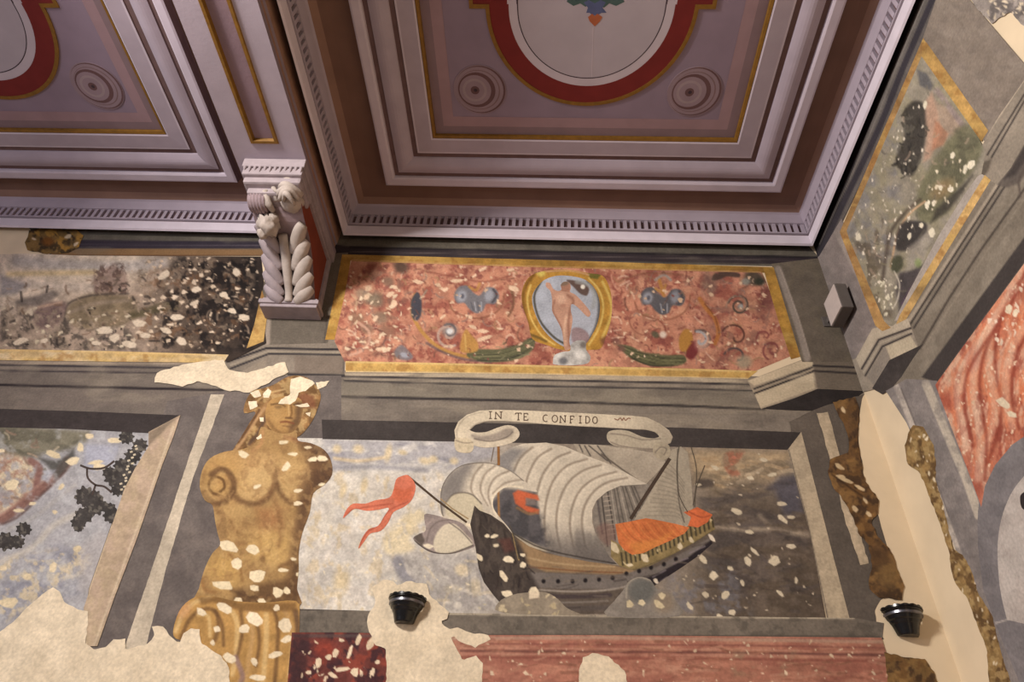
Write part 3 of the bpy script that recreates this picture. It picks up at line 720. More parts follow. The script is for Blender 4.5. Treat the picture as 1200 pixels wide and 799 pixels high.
    c.brush(150, Rg, PAL, (3, 9), (.8, 1.6), 34, 2.6, .65)
    # losses
    c.flakes(150, Rg, (1.2, 4.2), (214, 180, 148), 50, (0.4, 0.9), (-0.7, 0.7)); c.flakes(40, [(404, 330), (470, 325), (470, 415), (404, 415)], (1.8, 5.0), (216, 190, 158), 51)
    c.flakes(120, Rg, (0.8, 2.2), (126, 70, 62), 52, (0.4, 1), (0, 3.1)); c.flakes(90, Rg, (0.7, 1.8), (226, 196, 168), 53)
    c.chips([(536, 329, 18, 5, -.1), (522, 339, 8, 5, -.4), (602, 338, 14, 8, .4), (566, 388, 16, 6, .1), (568, 396, 24, 6, -.3), (554, 383, 12, 5, .3), (598, 316, 12, 4, -.2), (566, 315, 12, 4, -.5), (457, 345, 12, 6, -.4), (462, 355, 9, 9, 0), (432, 338, 9, 7, -.3), (430, 348, 9, 7, -.5), (440, 373, 10, 5, -.9), (442, 400, 7, 5, 0), (444, 409, 9, 6, 0), (490, 330, 14, 6, .2), (519, 371, 10, 4, -.6)], (218, 184, 152), 9)
patch('red_field', FZ, p_frieze, RED, lift=2, sp=1.15, parent=frieze)
def p_gold(c):
    c.noise(0.22, 20, 61, (3, 1)); c.noise(0.15, 5, 62); c.mott((206, 168, 92), 12, 0.58, 0.1, 0.5, 63, (4, 1)); c.mott((140, 92, 44), 10, 0.62, 0.08, 0.4, 64)
patch('gold_border', [(403, 298), (640, 304.5), (906, 313), (906, 320), (892, 319.5), (640, 313.5), (412, 306)], lambda c: (p_gold(c), c.line([(412, 305), (640, 312.6), (892, 318.8)], 1.0, (196, 150, 110), 0.6, .8, sm=False)), (152, 114, 50), lift=3, sp=1.2, parent=frieze)
patch('gold_border', [(894, 313), (906.5, 313), (922, 365), (938, 418), (927, 421), (911, 372)], p_gold, (168, 126, 54), lift=4, sp=1.2, parent=frieze)
patch('gold_border', [(405, 423), (600, 427), (800, 431.5), (888, 434.5), (876, 444), (800, 442), (600, 438), (405, 436)], lambda c: (p_gold(c), c.line([(405, 436), (600, 438), (876, 444)], 2.4, (206, 186, 150), 0.8, .8, sm=False), c.line([(405, 424), (600, 428), (880, 435)], 2.0, (214, 184, 120), 0.8, .8, sm=False)), (188, 150, 82), lift=4, sp=1.2, parent=frieze)
patch('gold_border', [(401, 298), (412, 299), (404, 345), (392, 398), (381, 398), (392, 345)], p_gold, (164, 122, 52), lift=3, sp=1.2, parent=frieze)
# medallion
def p_medf(c):
    c.noise(0.15, 8, 71); c.noise(0.1, 3, 72)
    c.line([(625, 322), (615, 338), (613, 358), (620, 385)], 4, (108, 70, 28), 2, 0.7); c.line([(706, 330), (715, 350), (716, 370), (706, 395)], 3, (206, 178, 92), 1.2, 0.8)
    c.line([(622, 334), (618, 350), (622, 372), (634, 392), (650, 404)], 2.0, (222, 190, 104), 1.0, 0.8); c.line([(690, 326), (702, 340), (707, 360), (702, 384), (690, 404)], 2.2, (216, 186, 100), 1, 0.8)
    c.blob((634, 320), 5, 4, (206, 186, 90), 0, 0.5, 0.9); c.poly([(688, 320), (706, 320), (700, 327), (692, 326)], (96, 92, 40), 1.0, 0.9); c.line([(640, 318), (668, 317), (690, 322)], 2, (196, 150, 120), 1, 0.7)
    c.blob((711, 400), 7, 6, (108, 66, 52), 0, 0.5, 0.8); c.line([(622, 392), (632, 396), (640, 400)], 3, (96, 76, 40), 1, 0.7)
med = patch('medallion', [(628, 320), (648, 316), (668, 316), (690, 320), (706, 323), (714, 336), (717, 354), (716, 374), (711, 392), (704, 408), (690, 410), (676, 412), (655, 409), (640, 404), (624, 397), (619, 378), (612, 356), (612, 340), (618, 327)], p_medf, (172, 126, 50), lift=5, sp=1.0, parent=frieze, sm=True)
def p_medg(c):
    c.noise(0.08, 8, 73)
    c.line([(634, 330), (626, 348), (632, 374), (648, 394), (664, 404)], 2.4, (66, 62, 52), 1.2, 0.9); c.line([(690, 330), (702, 348), (702, 372), (694, 394), (684, 404)], 5.0, (72, 70, 66), 2.0, 0.8)
    c.poly([(664, 328), (680, 330), (690, 336), (688, 346), (680, 344), (672, 336)], (88, 66, 58), 1.2, 0.9, True); c.line([(676, 330), (690, 334), (697, 346), (695, 360)], 5, (150, 152, 150), 1.5, .7)
    c.poly([(670, 386), (680, 384), (690, 392), (688, 402), (672, 402)], (140, 112, 112), 1.5, 0.8, True)
    c.blob((683, 336), 2.6, 2.6, (226, 220, 206), 0, .4); c.poly([(668, 362), (688, 370), (692, 380), (684, 384), (672, 378)], (166, 168, 178), 2, .6, True)
gm = patch('pale_blue_ground', [(634, 331), (648, 324), (664, 323), (684, 327), (697, 338), (703, 356), (701, 376), (694, 392), (684, 405), (668, 408), (652, 401), (636, 385), (626, 364), (624, 346)], p_medg, (162, 166, 176), lift=6, sp=0.9, sm=True); under(med, gm)
def p_nude(c):
    c.noise(0.07, 6, 75)
    c.line([(665, 346), (672, 352), (668, 364), (666, 380), (668, 405)], 3, (136, 92, 74), 1.6, 0.7); c.line([(650, 352), (648, 364), (656, 380), (662, 398)], 2.2, (142, 98, 80), 1.4, 0.7)
    c.blob((658, 350), 5, 6, (206, 166, 140), 0.2, 0.6, 0.8); c.line([(664, 370), (661, 388), (663, 404)], 3, (206, 166, 138), 1.2, .8); c.blob((660, 358), 3, 2, (160, 112, 92), 0, .5, .6)
    c.poly([(656, 334), (664, 329), (669, 334), (667, 342), (658, 341)], (150, 104, 84), 0.8, 0.7); c.blob((661, 332), 6, 2.8, (112, 96, 80), -0.2, 0.5, .8)
nd = patch('standing_nude', [(645, 341), (640, 336), (640, 331), (645, 332), (648, 338), (654, 341), (658, 339), (657, 334), (661, 330), (667, 331), (669, 337), (668, 342), (674, 345), (682, 353), (691, 364), (692, 369), (688, 371), (678, 361), (670, 356), (669, 364), (671, 374), (669, 388), (667, 400), (669, 408), (662, 410), (660, 398), (658, 386), (652, 374), (647, 364), (647, 352)], p_nude, (186, 140, 116), lift=7, sp=0.8, sm=True, n=3); under(med, nd)
def p_rock(c): c.noise(0.3, 9, 77); c.blob((660, 423), 5, 4, (92, 92, 96), 0, .5, .8); c.blob((684, 404), 4, 4, (98, 90, 84), 0, .5, .8); c.blob((654, 416), 5, 3, (216, 214, 206), 0, .5, .8); c.blob((680, 416), 7, 5, (218, 214, 206), .4, .5, .8)
rk = patch('pale_rocks', [(648, 424), (650, 416), (660, 412), (668, 411), (669, 404), (676, 399), (686, 400), (687, 410), (692, 418), (688, 426), (668, 428), (650, 427)], p_rock, (182, 178, 172), lift=7, sp=0.9, sm=True, n=3); under(med, rk)

# ================================================================== the ship panel
ship = thing('ship_fresco', 'fresco panel of a sailing ship at sea under a motto scroll, in a grey frame', 'painted panel', anchor((650, 730)))
def p_sea(c):
    P = c.P
    # pale worn sky on the left passing to brown cloud and dark sea on the right
    t = sstep(500, 640, P[:, 0]); c.mix(slice(None), t, (134, 122, 108))
    t = sstep(790, 850, P[:, 0]) * sstep(540, 620, P[:, 1]); c.mix(slice(None), t, (92, 80, 68))
    c.mott((214, 204, 186), 16, 0.5, 0.14, 0.6, 81, region=[(360, 555), (520, 560), (480, 640), (540, 720), (340, 720)], rsoft=20)
    c.mott((188, 179, 168), 11, 0.52, 0.1, 0.55, 82, region=[(350, 560), (520, 560), (560, 720), (340, 720)], rsoft=15)
    c.mott((196, 176, 140), 9, 0.62, 0.08, 0.6, 83, (1, 1.6), region=[(350, 540), (520, 540), (520, 720), (340, 720)], rsoft=15)
    c.poly([(378, 514), (585, 517), (580, 536), (520, 552), (440, 548), (380, 552)], (162, 159, 162), 5, 0.85)
    c.mott((130, 128, 136), 12, 0.55, 0.1, 0.6, 84, (4, 1), region=[(380, 514), (580, 516), (540, 545), (380, 550)], rsoft=6)
    c.mott((206, 200, 190), 9, 0.6, 0.08, 0.7, 85, (3, 1), region=[(380, 516), (580, 516), (540, 552), (380, 556)], rsoft=6)
    c.line([(385, 549), (440, 547), (500, 551)], 5, (148, 146, 150), 3, 0.8)
    c.line([(392, 537), (420, 540), (450, 536)], 4, (210, 186, 146), 2, 0.8); c.line([(520, 546), (540, 538)], 3, (196, 190, 180), 2, .6, sm=False)
    for x, y, a, b in [(455, 531, 4, 10), (420, 526, 6, 5), (395, 526, 5, 5), (402, 575, 4, 10), (427, 568, 4, 8), (400, 680, 9, 14), (498, 540, 7, 4), (472, 530, 5, 3), (508, 538, 5, 4), (532, 540, 5, 4)]: c.blob((x, y), a, b, (208, 186, 142), 0.2, 0.6, 0.75)
    c.poly([(487, 596), (500, 606), (488, 616), (480, 632), (486, 642), (470, 650), (450, 646), (456, 620)], (216, 198, 158), 4, 0.8, True)
    # grey-blue sea below the bow
    c.poly([(462, 652), (500, 648), (556, 650), (570, 690), (590, 714), (500, 716), (470, 690)], (158, 152, 147), 7, 0.9)
    c.mott((186, 180, 170), 10, 0.56, 0.1, 0.6, 86, region=[(465, 650), (560, 650), (590, 714), (520, 714)], rsoft=8)
    c.poly([(460, 655), (470, 652), (476, 668), (486, 682), (474, 682), (464, 670)], (134, 132, 138), 3, 0.8, True)
    c.blob((542, 668), 9, 7, (206, 190, 160), 0.3, 0.4); c.blob((556, 688), 9, 10, (186, 172, 146), 0.3, 0.5, .8); c.blob((530, 690), 10, 5, (186, 176, 156), 0, 0.5, .8); c.blob((536, 709), 5, 4, (204, 196, 182), 0, .4)
    for x0, x1 in [(548, 552), (560, 566)]: c.line([(x0, 650), (x1, 700)], 2.2, (122, 122, 128), 1.5, 0.5, sm=False)
    # right hand sky and sea
    c.poly([(806, 528), (925, 530), (924, 556), (904, 562), (890, 578), (862, 582), (836, 574), (812, 566)], (142, 124, 98), 8, .8); c.mott((176, 152, 118), 13, 0.5, 0.12, 0.8, 87, (2.6, 1), region=[(806, 528), (925, 530), (920, 560), (880, 580), (820, 575)], rsoft=8); c.brush(50, [(820, 535), (922, 535), (915, 562), (870, 578), (835, 572)], [(178, 154, 120), (120, 106, 86), (160, 134, 100), (190, 170, 140)], (8, 20), (2, 5), 35, .4, .6, (-.35, .25)); c.line([(838, 576), (868, 584), (896, 576), (912, 566)], 4, (92, 80, 66), 3, .7)
    c.poly([(915, 558), (934, 556), (942, 600), (920, 606), (908, 575), (900, 572)], (86, 84, 96), 6, 0.8)
    c.mott((74, 68, 68), 14, 0.54, 0.12, 0.6, 88, (2.5, 1), region=[(820, 572), (940, 560), (960, 700), (830, 700)], rsoft=10)
    c.line([(838, 616), (870, 620), (905, 620), (946, 627)], 6, (166, 150, 128), 3.5, 0.8); c.line([(890, 604), (902, 616)], 5, (168, 152, 130), 3, .6, sm=False)
    c.mott((120, 106, 94), 10, 0.56, 0.1, 0.5, 89, (2, 1), region=[(830, 585), (945, 600), (962, 722), (800, 722)], rsoft=10)
    c.mott((112, 110, 116), 13, 0.5, 0.1, 0.7, 90, region=[(785, 672), (860, 665), (880, 722), (780, 722)], rsoft=12)
    c.poly([(818, 562), (834, 562), (836, 570), (818, 571)], (70, 62, 58), 2.5, 0.8, True)
    c.poly([(852, 530), (872, 528), (866, 540), (860, 546), (868, 556), (858, 558), (850, 550), (848, 538)], (146, 84, 64), 2.2, 0.7, True); c.mott((140, 122, 98), 5, .55, .08, .7, 99, region=[(844, 524), (876, 524), (876, 562), (844, 562)], rsoft=3); c.chips([(860, 536, 7, 4, .3), (857, 544, 4, 3, 0)], (190, 120, 96), 4)
    c.brush(110, [(830, 585), (945, 600), (962, 720), (800, 720)], [(74, 64, 58), (108, 95, 82), (86, 78, 76), (96, 84, 70)], (8, 24), (2, 5), 36, .4, .45, (-.2, .5)); c.brush(130, [(350, 560), (550, 560), (580, 712), (345, 712)], [(214, 204, 188), (190, 182, 172), (206, 188, 154), (198, 190, 178)], (6, 18), (2, 4), 37, .8, .45)
    c.noise(0.10, 7, 91); c.noise(0.08, 3, 92); c.noise(0.07, 30, 93)
    c.flakes(70, [(350, 560), (560, 560), (560, 715), (350, 715)], (1, 3.5), (214, 200, 170), 94); c.flakes(36, [(800, 530), (930, 530), (965, 715), (800, 720)], (1, 3.0), (196, 180, 154), 95, (0.4, .8), (0, 1))
    c.flakes(30, [(560, 700), (720, 706), (720, 722), (560, 722)], (1.5, 5), (176, 166, 140), 96)
    c.chips([(838, 548, 12, 5, .5), (802, 546, 10, 4, .1), (800, 557, 10, 4, 0), (818, 568, 9, 4, 0), (863, 599, 16, 7, .4), (916, 590, 13, 6, .1), (917, 608, 16, 7, .7), (927, 606, 10, 5, .2), (878, 623, 12, 6, .3), (884, 646, 16, 5, .8), (927, 640, 12, 7, .1), (877, 658, 14, 8, 1.1), (907, 657, 14, 13, 0), (856, 666, 9, 6, .7), (870, 683, 10, 5, 1.2), (836, 674, 12, 12, 0), (933, 680, 4, 10, 0), (914, 695, 14, 5, .7), (850, 697, 11, 11, 0), (827, 697, 10, 8, .4), (824, 655, 13, 8, .9), (834, 630, 14, 5, .8), (808, 710, 14, 6, .9), (858, 717, 9, 8, .4), (843, 722, 8, 6, 0), (895, 539, 11, 5, .2), (905, 556, 12, 5, -.2), (880, 560, 10, 5, .2)], (206, 192, 164), 12)
patch('sky_and_sea', [(340, 513), (378, 513.5), (640, 518), (925, 526), (945, 600), (968, 724), (640, 722), (336, 714), (345, 600)], p_sea, (196, 190, 180), sp=1.15, parent=ship)
# painted frame: dark lintel, lit jamb, sill
def p_lintel(c): streaks(c, 101, 0.12)
fr_l = patch('frame_lintel', [(377, 491.5), (640, 497), (800, 501), (938, 506.5), (923, 527), (640, 519.5), (378, 514.5)], p_lintel, (64, 58, 56), sp=1.6, parent=ship)
def p_jamb(c): c.noise(0.12, 9, 103); c.mott((196, 178, 148), 8, 0.58, 0.1, 0.5, 104); c.line([(924, 527), (946, 610), (970, 724)], 1.2, (80, 72, 66), 0.8, 0.8, sm=False)
patch('frame_jamb', [(923, 527), (939, 506), (956, 572), (976, 650), (996, 726), (969, 725), (948, 620)], p_jamb, (176, 160, 134), sp=1.4, parent=ship)
def p_sill(c):
    streaks(c, 105, 0.1); c.line([(340, 713.5), (440, 714.5)], 1.8, (72, 64, 60), 0.8, sm=False); c.line([(520, 719), (700, 721.5), (1000, 724.5)], 2.2, (176, 164, 142), 0.9, sm=False)
    c.line([(340, 742), (600, 744), (1030, 746)], 2, (76, 68, 60), 1.0, 0.7, sm=False); c.mott((84, 78, 70), 9, 0.62, 0.08, 0.5, 107)
patch('frame_sill', [(338, 713), (520, 718), (700, 720.5), (1003, 724), (1036, 730), (1034, 748), (600, 745), (338, 743)], p_sill, (112, 103, 92), sp=1.6, parent=ship)
# --- sails
SAIL = (194, 182, 162)
def p_top(c):
    c.noise(0.10, 9, 111); c.grad((700, 540), (775, 540), (176, 164, 146), 0.4)
    for a, b in [((690, 522), (712, 540)), ((700, 522), (716, 543)), ((685, 522), (692, 534)), ((679, 521), (683, 530))]: c.line([a, b], 1.5, (70, 64, 60), 0.7, 0.9, sm=False)
    c.line([(705, 532), (728, 549), (748, 563)], 1.6, (92, 82, 72), 0.8)
patch('top_sail', [(672, 520), (700, 521), (740, 526), (776, 532), (780, 542), (768, 556), (756, 568), (735, 560), (705, 545), (680, 534)], p_top, (160, 148, 130), sp=1.1, parent=ship)
def p_main(c):
    P = c.P; c.noise(0.07, 12, 113)
    # curved cloths: arcs around the mouth of the sail
    for k, (pts) in enumerate([[(706, 586), (700, 600), (699, 618), (706, 638)], [(735, 560), (710, 566), (694, 578), (684, 596), (682, 616), (686, 640)], [(722, 553), (698, 560), (680, 574), (670, 596), (668, 618), (672, 640)], [(704, 545), (682, 552), (664, 568), (654, 592), (652, 616), (656, 640)], [(688, 538), (664, 546), (648, 564), (640, 588), (638, 612), (640, 636)], [(668, 530), (650, 538), (636, 556), (629, 578)], [(646, 526), (630, 536), (620, 554), (616, 568)], [(624, 524), (610, 536), (602, 552)]]):
        c.line(pts, 2.6, (128, 114, 98), 1.3, 0.75); c.line([(x + 3, y + 1.5) for x, y in pts], 2.4, (214, 202, 180), 1.5, 0.5)
    c.poly([(570, 540), (598, 524), (616, 526), (600, 545), (604, 560), (590, 560)], (122, 118, 116), 6, 0.85)
    t = sstep(605, 650, P[:, 1] + (P[:, 0] - 660) * -0.12); c.mix(slice(None), t * 0.85, (104, 97, 92))
    c.poly([(574, 590), (590, 572), (628, 576), (632, 600), (640, 640), (600, 630)], (86, 82, 84), 3, 0.95)
    c.mott((60, 58, 60), 10, 0.5, 0.12, 0.6, 115, region=[(576, 585), (630, 580), (650, 650), (590, 625)], rsoft=5)
    c.poly([(601, 578), (607, 574), (630, 580), (632, 586), (620, 586), (616, 592), (632, 597), (631, 602), (618, 600), (604, 590)], (196, 92, 56), 1.6, 0.95); c.poly([(616, 583), (628, 585), (628, 592), (616, 592)], (118, 106, 100), 1.5, .9); c.line([(606, 595), (620, 602), (630, 600)], 3, (150, 110, 70), 1.5, .7)
    c.line([(583, 545), (584, 580), (585, 612)], 2.5, (146, 104, 62), 0.8, sm=False); c.line([(580, 545), (581, 570)], 1.2, (88, 70, 52), 0.7, sm=False)
    c.mott((92, 86, 82), 16, 0.54, 0.12, 0.5, 117, (1, 2), region=[(634, 615), (720, 625), (725, 662), (650, 655)], rsoft=8)
    c.poly([(602, 625), (620, 634), (645, 646), (630, 646), (608, 635)], (176, 164, 140), 1.2, 0.9); c.line([(600, 624), (640, 644), (725, 661)], 1.6, (58, 52, 48), 0.8, .9)
patch('main_sail', [(580, 548), (586, 534), (597, 525), (612, 520), (640, 518.5), (662, 523), (690, 535), (712, 543), (732, 553), (750, 563), (760, 568), (742, 568.5), (726, 569.5), (711, 576), (699, 586), (694, 597), (694, 612), (698, 626), (706, 638), (714, 652), (723, 661), (700, 660), (670, 655), (640, 647), (608, 636), (594, 622), (584, 610), (576, 592)], p_main, SAIL, sp=1.0, parent=ship)
def p_rig(c):
    c.noise(0.15, 6, 121)
    for k in range(9): c.line([(716 + k * 3.4, 572 - k * 0.3), (722 + k * 4.6 + (k > 4) * 2, 614 - k * 0.5)], 1.1, (74, 68, 62) if k % 3 else (166, 156, 140), 0.7, 0.85, sm=False)
    c.line([(700, 585), (706, 625)], 2.5, (92, 84, 80), 1, sm=False); c.line([(705, 580), (712, 640)], 1.2, (56, 50, 48), .6, sm=False); c.line([(712, 575), (721, 632)], 1.2, (56, 50, 48), .6, sm=False)
    for k in range(9): c.line([(706.5 + k * .9, 582 + k * 5.5), (714 + k * .9, 581 + k * 5.5)], 1.0, (176, 160, 140), 0.6, 0.8, sm=False)
    c.poly([(698, 618), (708, 612), (722, 616), (724, 632), (712, 640), (703, 632)], (124, 88, 78), 3, 0.5)
patch('rigging', [(760, 567), (764, 575), (756, 595), (744, 612), (730, 614), (722, 622), (722, 640), (714, 652), (705, 636), (697, 622), (694, 605), (698, 588), (711, 576), (727, 569)], p_rig, (124, 115, 104), sp=0.9, parent=ship)
def p_lat(c):
    c.noise(0.08, 8, 123); 
    for k in range(13): c.line([(782 - k * 2.2, 542 + k * 5.2), (792, 552 + k * 4.4), (802, 566 + k * 4.2)], 0.9, (116, 106, 92), 0.7, 0.55)
    c.line([(794, 526), (794, 560), (796, 590), (802, 612)], 1.2, (70, 64, 58), 0.7, 0.8)
patch('lateen_sail', [(787, 527), (798, 523), (806, 530), (810, 560), (812, 590), (812, 612), (806, 619), (790, 614), (765, 608), (743, 609), (756, 588), (772, 560)], p_lat, (158, 147, 128), sp=1.0, parent=ship)
def p_fore(c):
    c.noise(0.08, 10, 125)
    c.poly([(512, 610), (514, 575), (526, 553), (548, 540), (556, 546), (546, 560), (540, 580), (524, 592)], (118, 112, 108), 7, 0.85)
    for pts in [[(566, 544), (556, 556), (552, 572), (558, 584)], [(580, 546), (568, 556), (563, 574), (572, 592)], [(596, 552), (580, 560), (572, 578), (578, 598)], [(612, 562), (592, 566), (578, 578)]]: c.line(pts, 2.2, (132, 118, 102), 1.2, 0.7); c.line([(x + 3, y + 2) for x, y in pts], 2.4, (220, 208, 186), 1.5, 0.6)
    c.line([(519, 604), (516, 586), (519, 568), (528, 554), (541, 545), (562, 542), (578, 543), (598, 551), (614, 563)], 1.6, (92, 84, 78), 0.8, 0.8)
    c.line([(612, 571), (596, 570), (586, 573), (578, 582), (577, 594), (582, 604)], 2.6, (222, 208, 180), 0.9, .8)
    c.poly([(522, 590), (530, 580), (542, 577), (554, 580), (564, 590), (566, 604), (556, 610), (536, 608), (524, 604)], (190, 178, 150), 1.0, 0.95, True); c.line([(522, 590), (530, 580), (542, 577), (554, 580), (564, 590)], 1.6, (96, 88, 80), 0.8, 0.8)
    c.chips([(552, 616, 18, 5, .25)], (224, 208, 178), 3)
patch('fore_sail', smooth([(519, 605), (516, 588), (518, 570), (527, 555), (541, 545), (560, 541.5), (578, 543), (598, 551), (614, 563), (630, 576), (614, 573), (597, 570.5), (587, 574), (579, 583), (578, 594), (584, 604), (596, 618), (600, 626), (584, 614), (570, 606), (562, 616), (548, 620), (534, 610)], 4), p_fore, SAIL, sp=1.0, parent=ship)
def p_sprit(c):
    c.noise(0.12, 8, 127); c.poly([(508, 640), (511, 626), (521, 615), (533, 614), (546, 626), (554, 638), (532, 648), (514, 648)], (204, 192, 166), 1.0, 0.95, True)
    c.line([(500, 634), (504, 620), (514, 611), (530, 609)], 1.6, (110, 98, 92), 0.9, .8); c.line([(496, 630), (498, 618), (508, 608)], 1.4, (176, 160, 150), 0.9, .6)
    c.line([(526, 612), (540, 622), (553, 636)], 1.4, (98, 88, 84), .8, .8); c.poly([(484, 629), (494, 624), (498, 634), (494, 640)], (92, 82, 74), 1.5, .9)
    c.line([(486, 634), (498, 643), (512, 648), (530, 648), (554, 639)], 1.8, (74, 66, 62), 0.8, .9); c.chips([(502, 640, 14, 7, .1)], (218, 204, 176), 5)
patch('sprit_sail', [(497, 603), (508, 603), (522, 607), (540, 612), (550, 622), (558, 638), (544, 645), (528, 649), (508, 648), (494, 641), (484, 631), (492, 625), (499, 621)], p_sprit, (142, 128, 122), sp=1.0, parent=ship, sm=True, n=3)
# --- hull, decks
def p_hull(c):
    c.noise(0.12, 8, 131)
    c.poly([(600, 628), (640, 648), (700, 658), (745, 668), (735, 674), (690, 672), (640, 670), (615, 660)], (146, 118, 84), 2, 0.95); c.line([(618, 664), (680, 669), (730, 671)], 1.4, (112, 70, 46), 0.8, .8); c.line([(612, 652), (660, 661), (720, 664)], 2, (178, 152, 112), 1.2, .7)
    c.poly([(618, 670), (660, 672), (720, 674), (770, 664), (832, 630), (832, 642), (800, 660), (765, 676), (720, 690), (660, 690), (620, 688)], (112, 104, 98), 1.5, 0.95)
    for x, y in [(637, 681), (654, 681), (671, 681), (686, 680), (702, 679), (718, 677), (734, 672), (749, 669), (763, 665), (778, 661), (792, 655)]: c.blob((x, y), 2.4, 2.6, (34, 30, 32), 0, 0.4)
    c.line([(620, 690), (670, 693), (720, 690), (760, 678), (800, 660)], 2.2, (158, 148, 136), 0.9, .8); c.line([(610, 694), (660, 699), (715, 697)], 5, (70, 60, 60), 1.2, .95); c.line([(600, 703), (660, 706), (712, 704)], 2, (130, 122, 114), 1, .8); c.line([(650, 713), (712, 712)], 6, (86, 78, 74), 2, .8, sm=False)
    c.poly([(548, 612), (560, 590), (576, 603), (594, 617), (606, 632), (616, 650), (620, 668), (632, 690), (600, 700), (588, 712), (560, 690)], (62, 54, 50), 3.5, 0.92)
    c.brush(70, [(552, 612), (562, 595), (600, 620), (622, 670), (600, 700), (570, 680)], [(44, 38, 38), (84, 74, 66), (70, 62, 58), (52, 44, 40)], (6, 16), (1.2, 3), 38, .6, .7, (.8, 1.6)); c.mott((86, 76, 68), 7, 0.54, 0.1, 0.7, 133, (1, 2), region=[(555, 600), (600, 622), (620, 690), (585, 705), (560, 660)], rsoft=4)
    c.line([(592, 608), (600, 622), (604, 640), (608, 656)], 1.4, (190, 158, 96), 0.7, .85); c.line([(578, 600), (598, 614)], 1.4, (150, 120, 80), 0.7, .7, sm=False); c.poly([(584, 632), (598, 630), (604, 644), (592, 648)], (102, 60, 52), 3, .6)
    c.poly([(740, 684), (770, 672), (805, 654), (834, 632), (836, 640), (806, 662), (775, 682), (758, 692), (736, 694)], (40, 34, 38), 1.2, 0.95)
    for a, b in [((790, 660), (806, 654)), ((770, 684), (782, 676)), ((808, 648), (826, 640)), ((765, 676), (780, 668))]: c.line([a, b], 1.6, (128, 118, 122), 0.8, .8, sm=False)
    c.brush(90, [(610, 660), (720, 670), (830, 632), (830, 645), (720, 712), (600, 712)], [(72, 62, 56), (120, 108, 94), (96, 84, 74), (60, 52, 48)], (8, 22), (1, 2.2), 39, .2, .5, (-.25, .1))
    c.chips([(571, 628, 7, 5, .2), (579, 628, 11, 5, -.2), (581, 639, 9, 5, 0), (562, 653, 12, 7, .7), (596, 655, 14, 10, .2), (590, 675, 18, 7, 1.0), (594, 696, 15, 9, .1), (613, 650, 7, 5, 0), (613, 662, 9, 8, .4), (625, 693, 13, 13, 0)], (222, 206, 174), 15)
    c.chips([(769, 681, 10, 5, 1.0), (783, 688, 20, 6, .85), (801, 687, 5, 4, 0), (822, 655, 13, 7, .9), (834, 630, 15, 5, .8)], (220, 206, 184), 16)
patch('hull', [(551, 614), (556, 592), (562, 598), (575, 603), (590, 613), (602, 627), (620, 640), (650, 650), (690, 658), (722, 662), (745, 666), (770, 656), (800, 640), (834, 618), (838, 634), (820, 650), (800, 664), (780, 677), (762, 690), (738, 697), (722, 706), (714, 719), (640, 720), (604, 712), (590, 711), (578, 697), (567, 682), (561, 666), (557, 640)], p_hull, (94, 83, 73), sp=1.0, parent=ship)
def p_bal(c):
    c.noise(0.15, 6, 135)
    for k in range(22):
        t = k / 21; x = 728 + 106 * t; y = 655 - 45 * t ** 1.2
        c.line([(x, y - 7), (x + 2, y + 7)], 2.2, (58, 52, 40), 0.8, .85, sm=False)
    c.line([(724, 663), (742, 668), (770, 658), (800, 644), (836, 622)], 2.2, (96, 84, 60), 0.8, .8); c.flakes(12, [(722, 640), (760, 650), (834, 608), (836, 620), (760, 662), (726, 662)], (2, 4), (206, 186, 140), 136, (.4, .7), (0.8, 1.6)); c.chips([(719, 641, 20, 9, 1.0), (702, 626, 9, 7, .4), (756, 654, 14, 8, 1.2), (797, 640, 8, 9, 0), (810, 632, 10, 5, 1.0), (738, 662, 8, 5, 0)], (206, 190, 156), 17)
patch('balustrade', [(716, 632), (726, 638), (742, 648), (760, 645), (790, 629), (806, 616), (830, 606), (835, 606), (838, 620), (815, 635), (790, 649), (762, 663), (742, 668), (726, 663), (716, 652)], p_bal, (134, 116, 76), sp=1.0, parent=ship)
def p_deck(c):
    c.noise(0.14, 8, 137)
    for k in range(16): c.line([(722 + k * 6, 610 + k * 0.4), (734 + k * 6, 628), (752 + k * 5, 640 - k * 1.2)], 1.0, (150, 74, 42) if k % 2 else (218, 142, 76), 0.7, 0.5)
    c.poly([(735, 636), (770, 632), (790, 622), (770, 642), (745, 650)], (206, 134, 62), 4, .6)
patch('awning_deck', [(721, 614), (738, 611), (757, 607), (774, 610), (793, 614), (808, 618), (802, 625), (784, 634), (768, 641), (754, 648), (741, 650), (731, 644), (725, 636), (723, 626)], p_deck, (200, 108, 58), sp=1.0, parent=ship)
patch('awning_deck', [(801, 600), (808, 598), (817, 594), (835, 603), (829, 612), (818, 618), (806, 616), (810, 606)], lambda c: (c.noise(0.14, 6, 139), c.line([(808, 600), (822, 606), (832, 604)], 1.6, (150, 70, 44), .8, .7)), (202, 100, 58), sp=1.0, parent=ship)
def p_rocks(c):
    c.noise(0.14, 9, 141); c.flakes(14, [(600, 700), (660, 695), (670, 720), (580, 720)], (2, 6), (184, 168, 134), 142); c.poly([(620, 690), (632, 690), (632, 700), (620, 702)], (224, 206, 176), 1, .9)
patch('foam_rocks', [(590, 718), (584, 706), (600, 697), (620, 694), (640, 694), (654, 702), (664, 712), (680, 719), (690, 721)], p_rocks, (140, 128, 110), sp=1.2, parent=ship, sm=True, n=3)
def p_rock2(c):
    c.noise(0.12, 9, 143); c.blob((752, 692), 16, 15, (98, 98, 94), 0.2, 0.4, .9); c.line([(734, 700), (736, 684), (748, 676), (762, 680)], 2, (168, 158, 140), 1.2, .7); c.blob((778, 706), 12, 12, (136, 120, 100), 0, .5, .8)
    c.chips([(738, 708, 9, 11, 0), (752, 706, 9, 8, .3), (772, 708, 16, 9, .5), (776, 698, 10, 8, .2)], (206, 190, 154), 18)
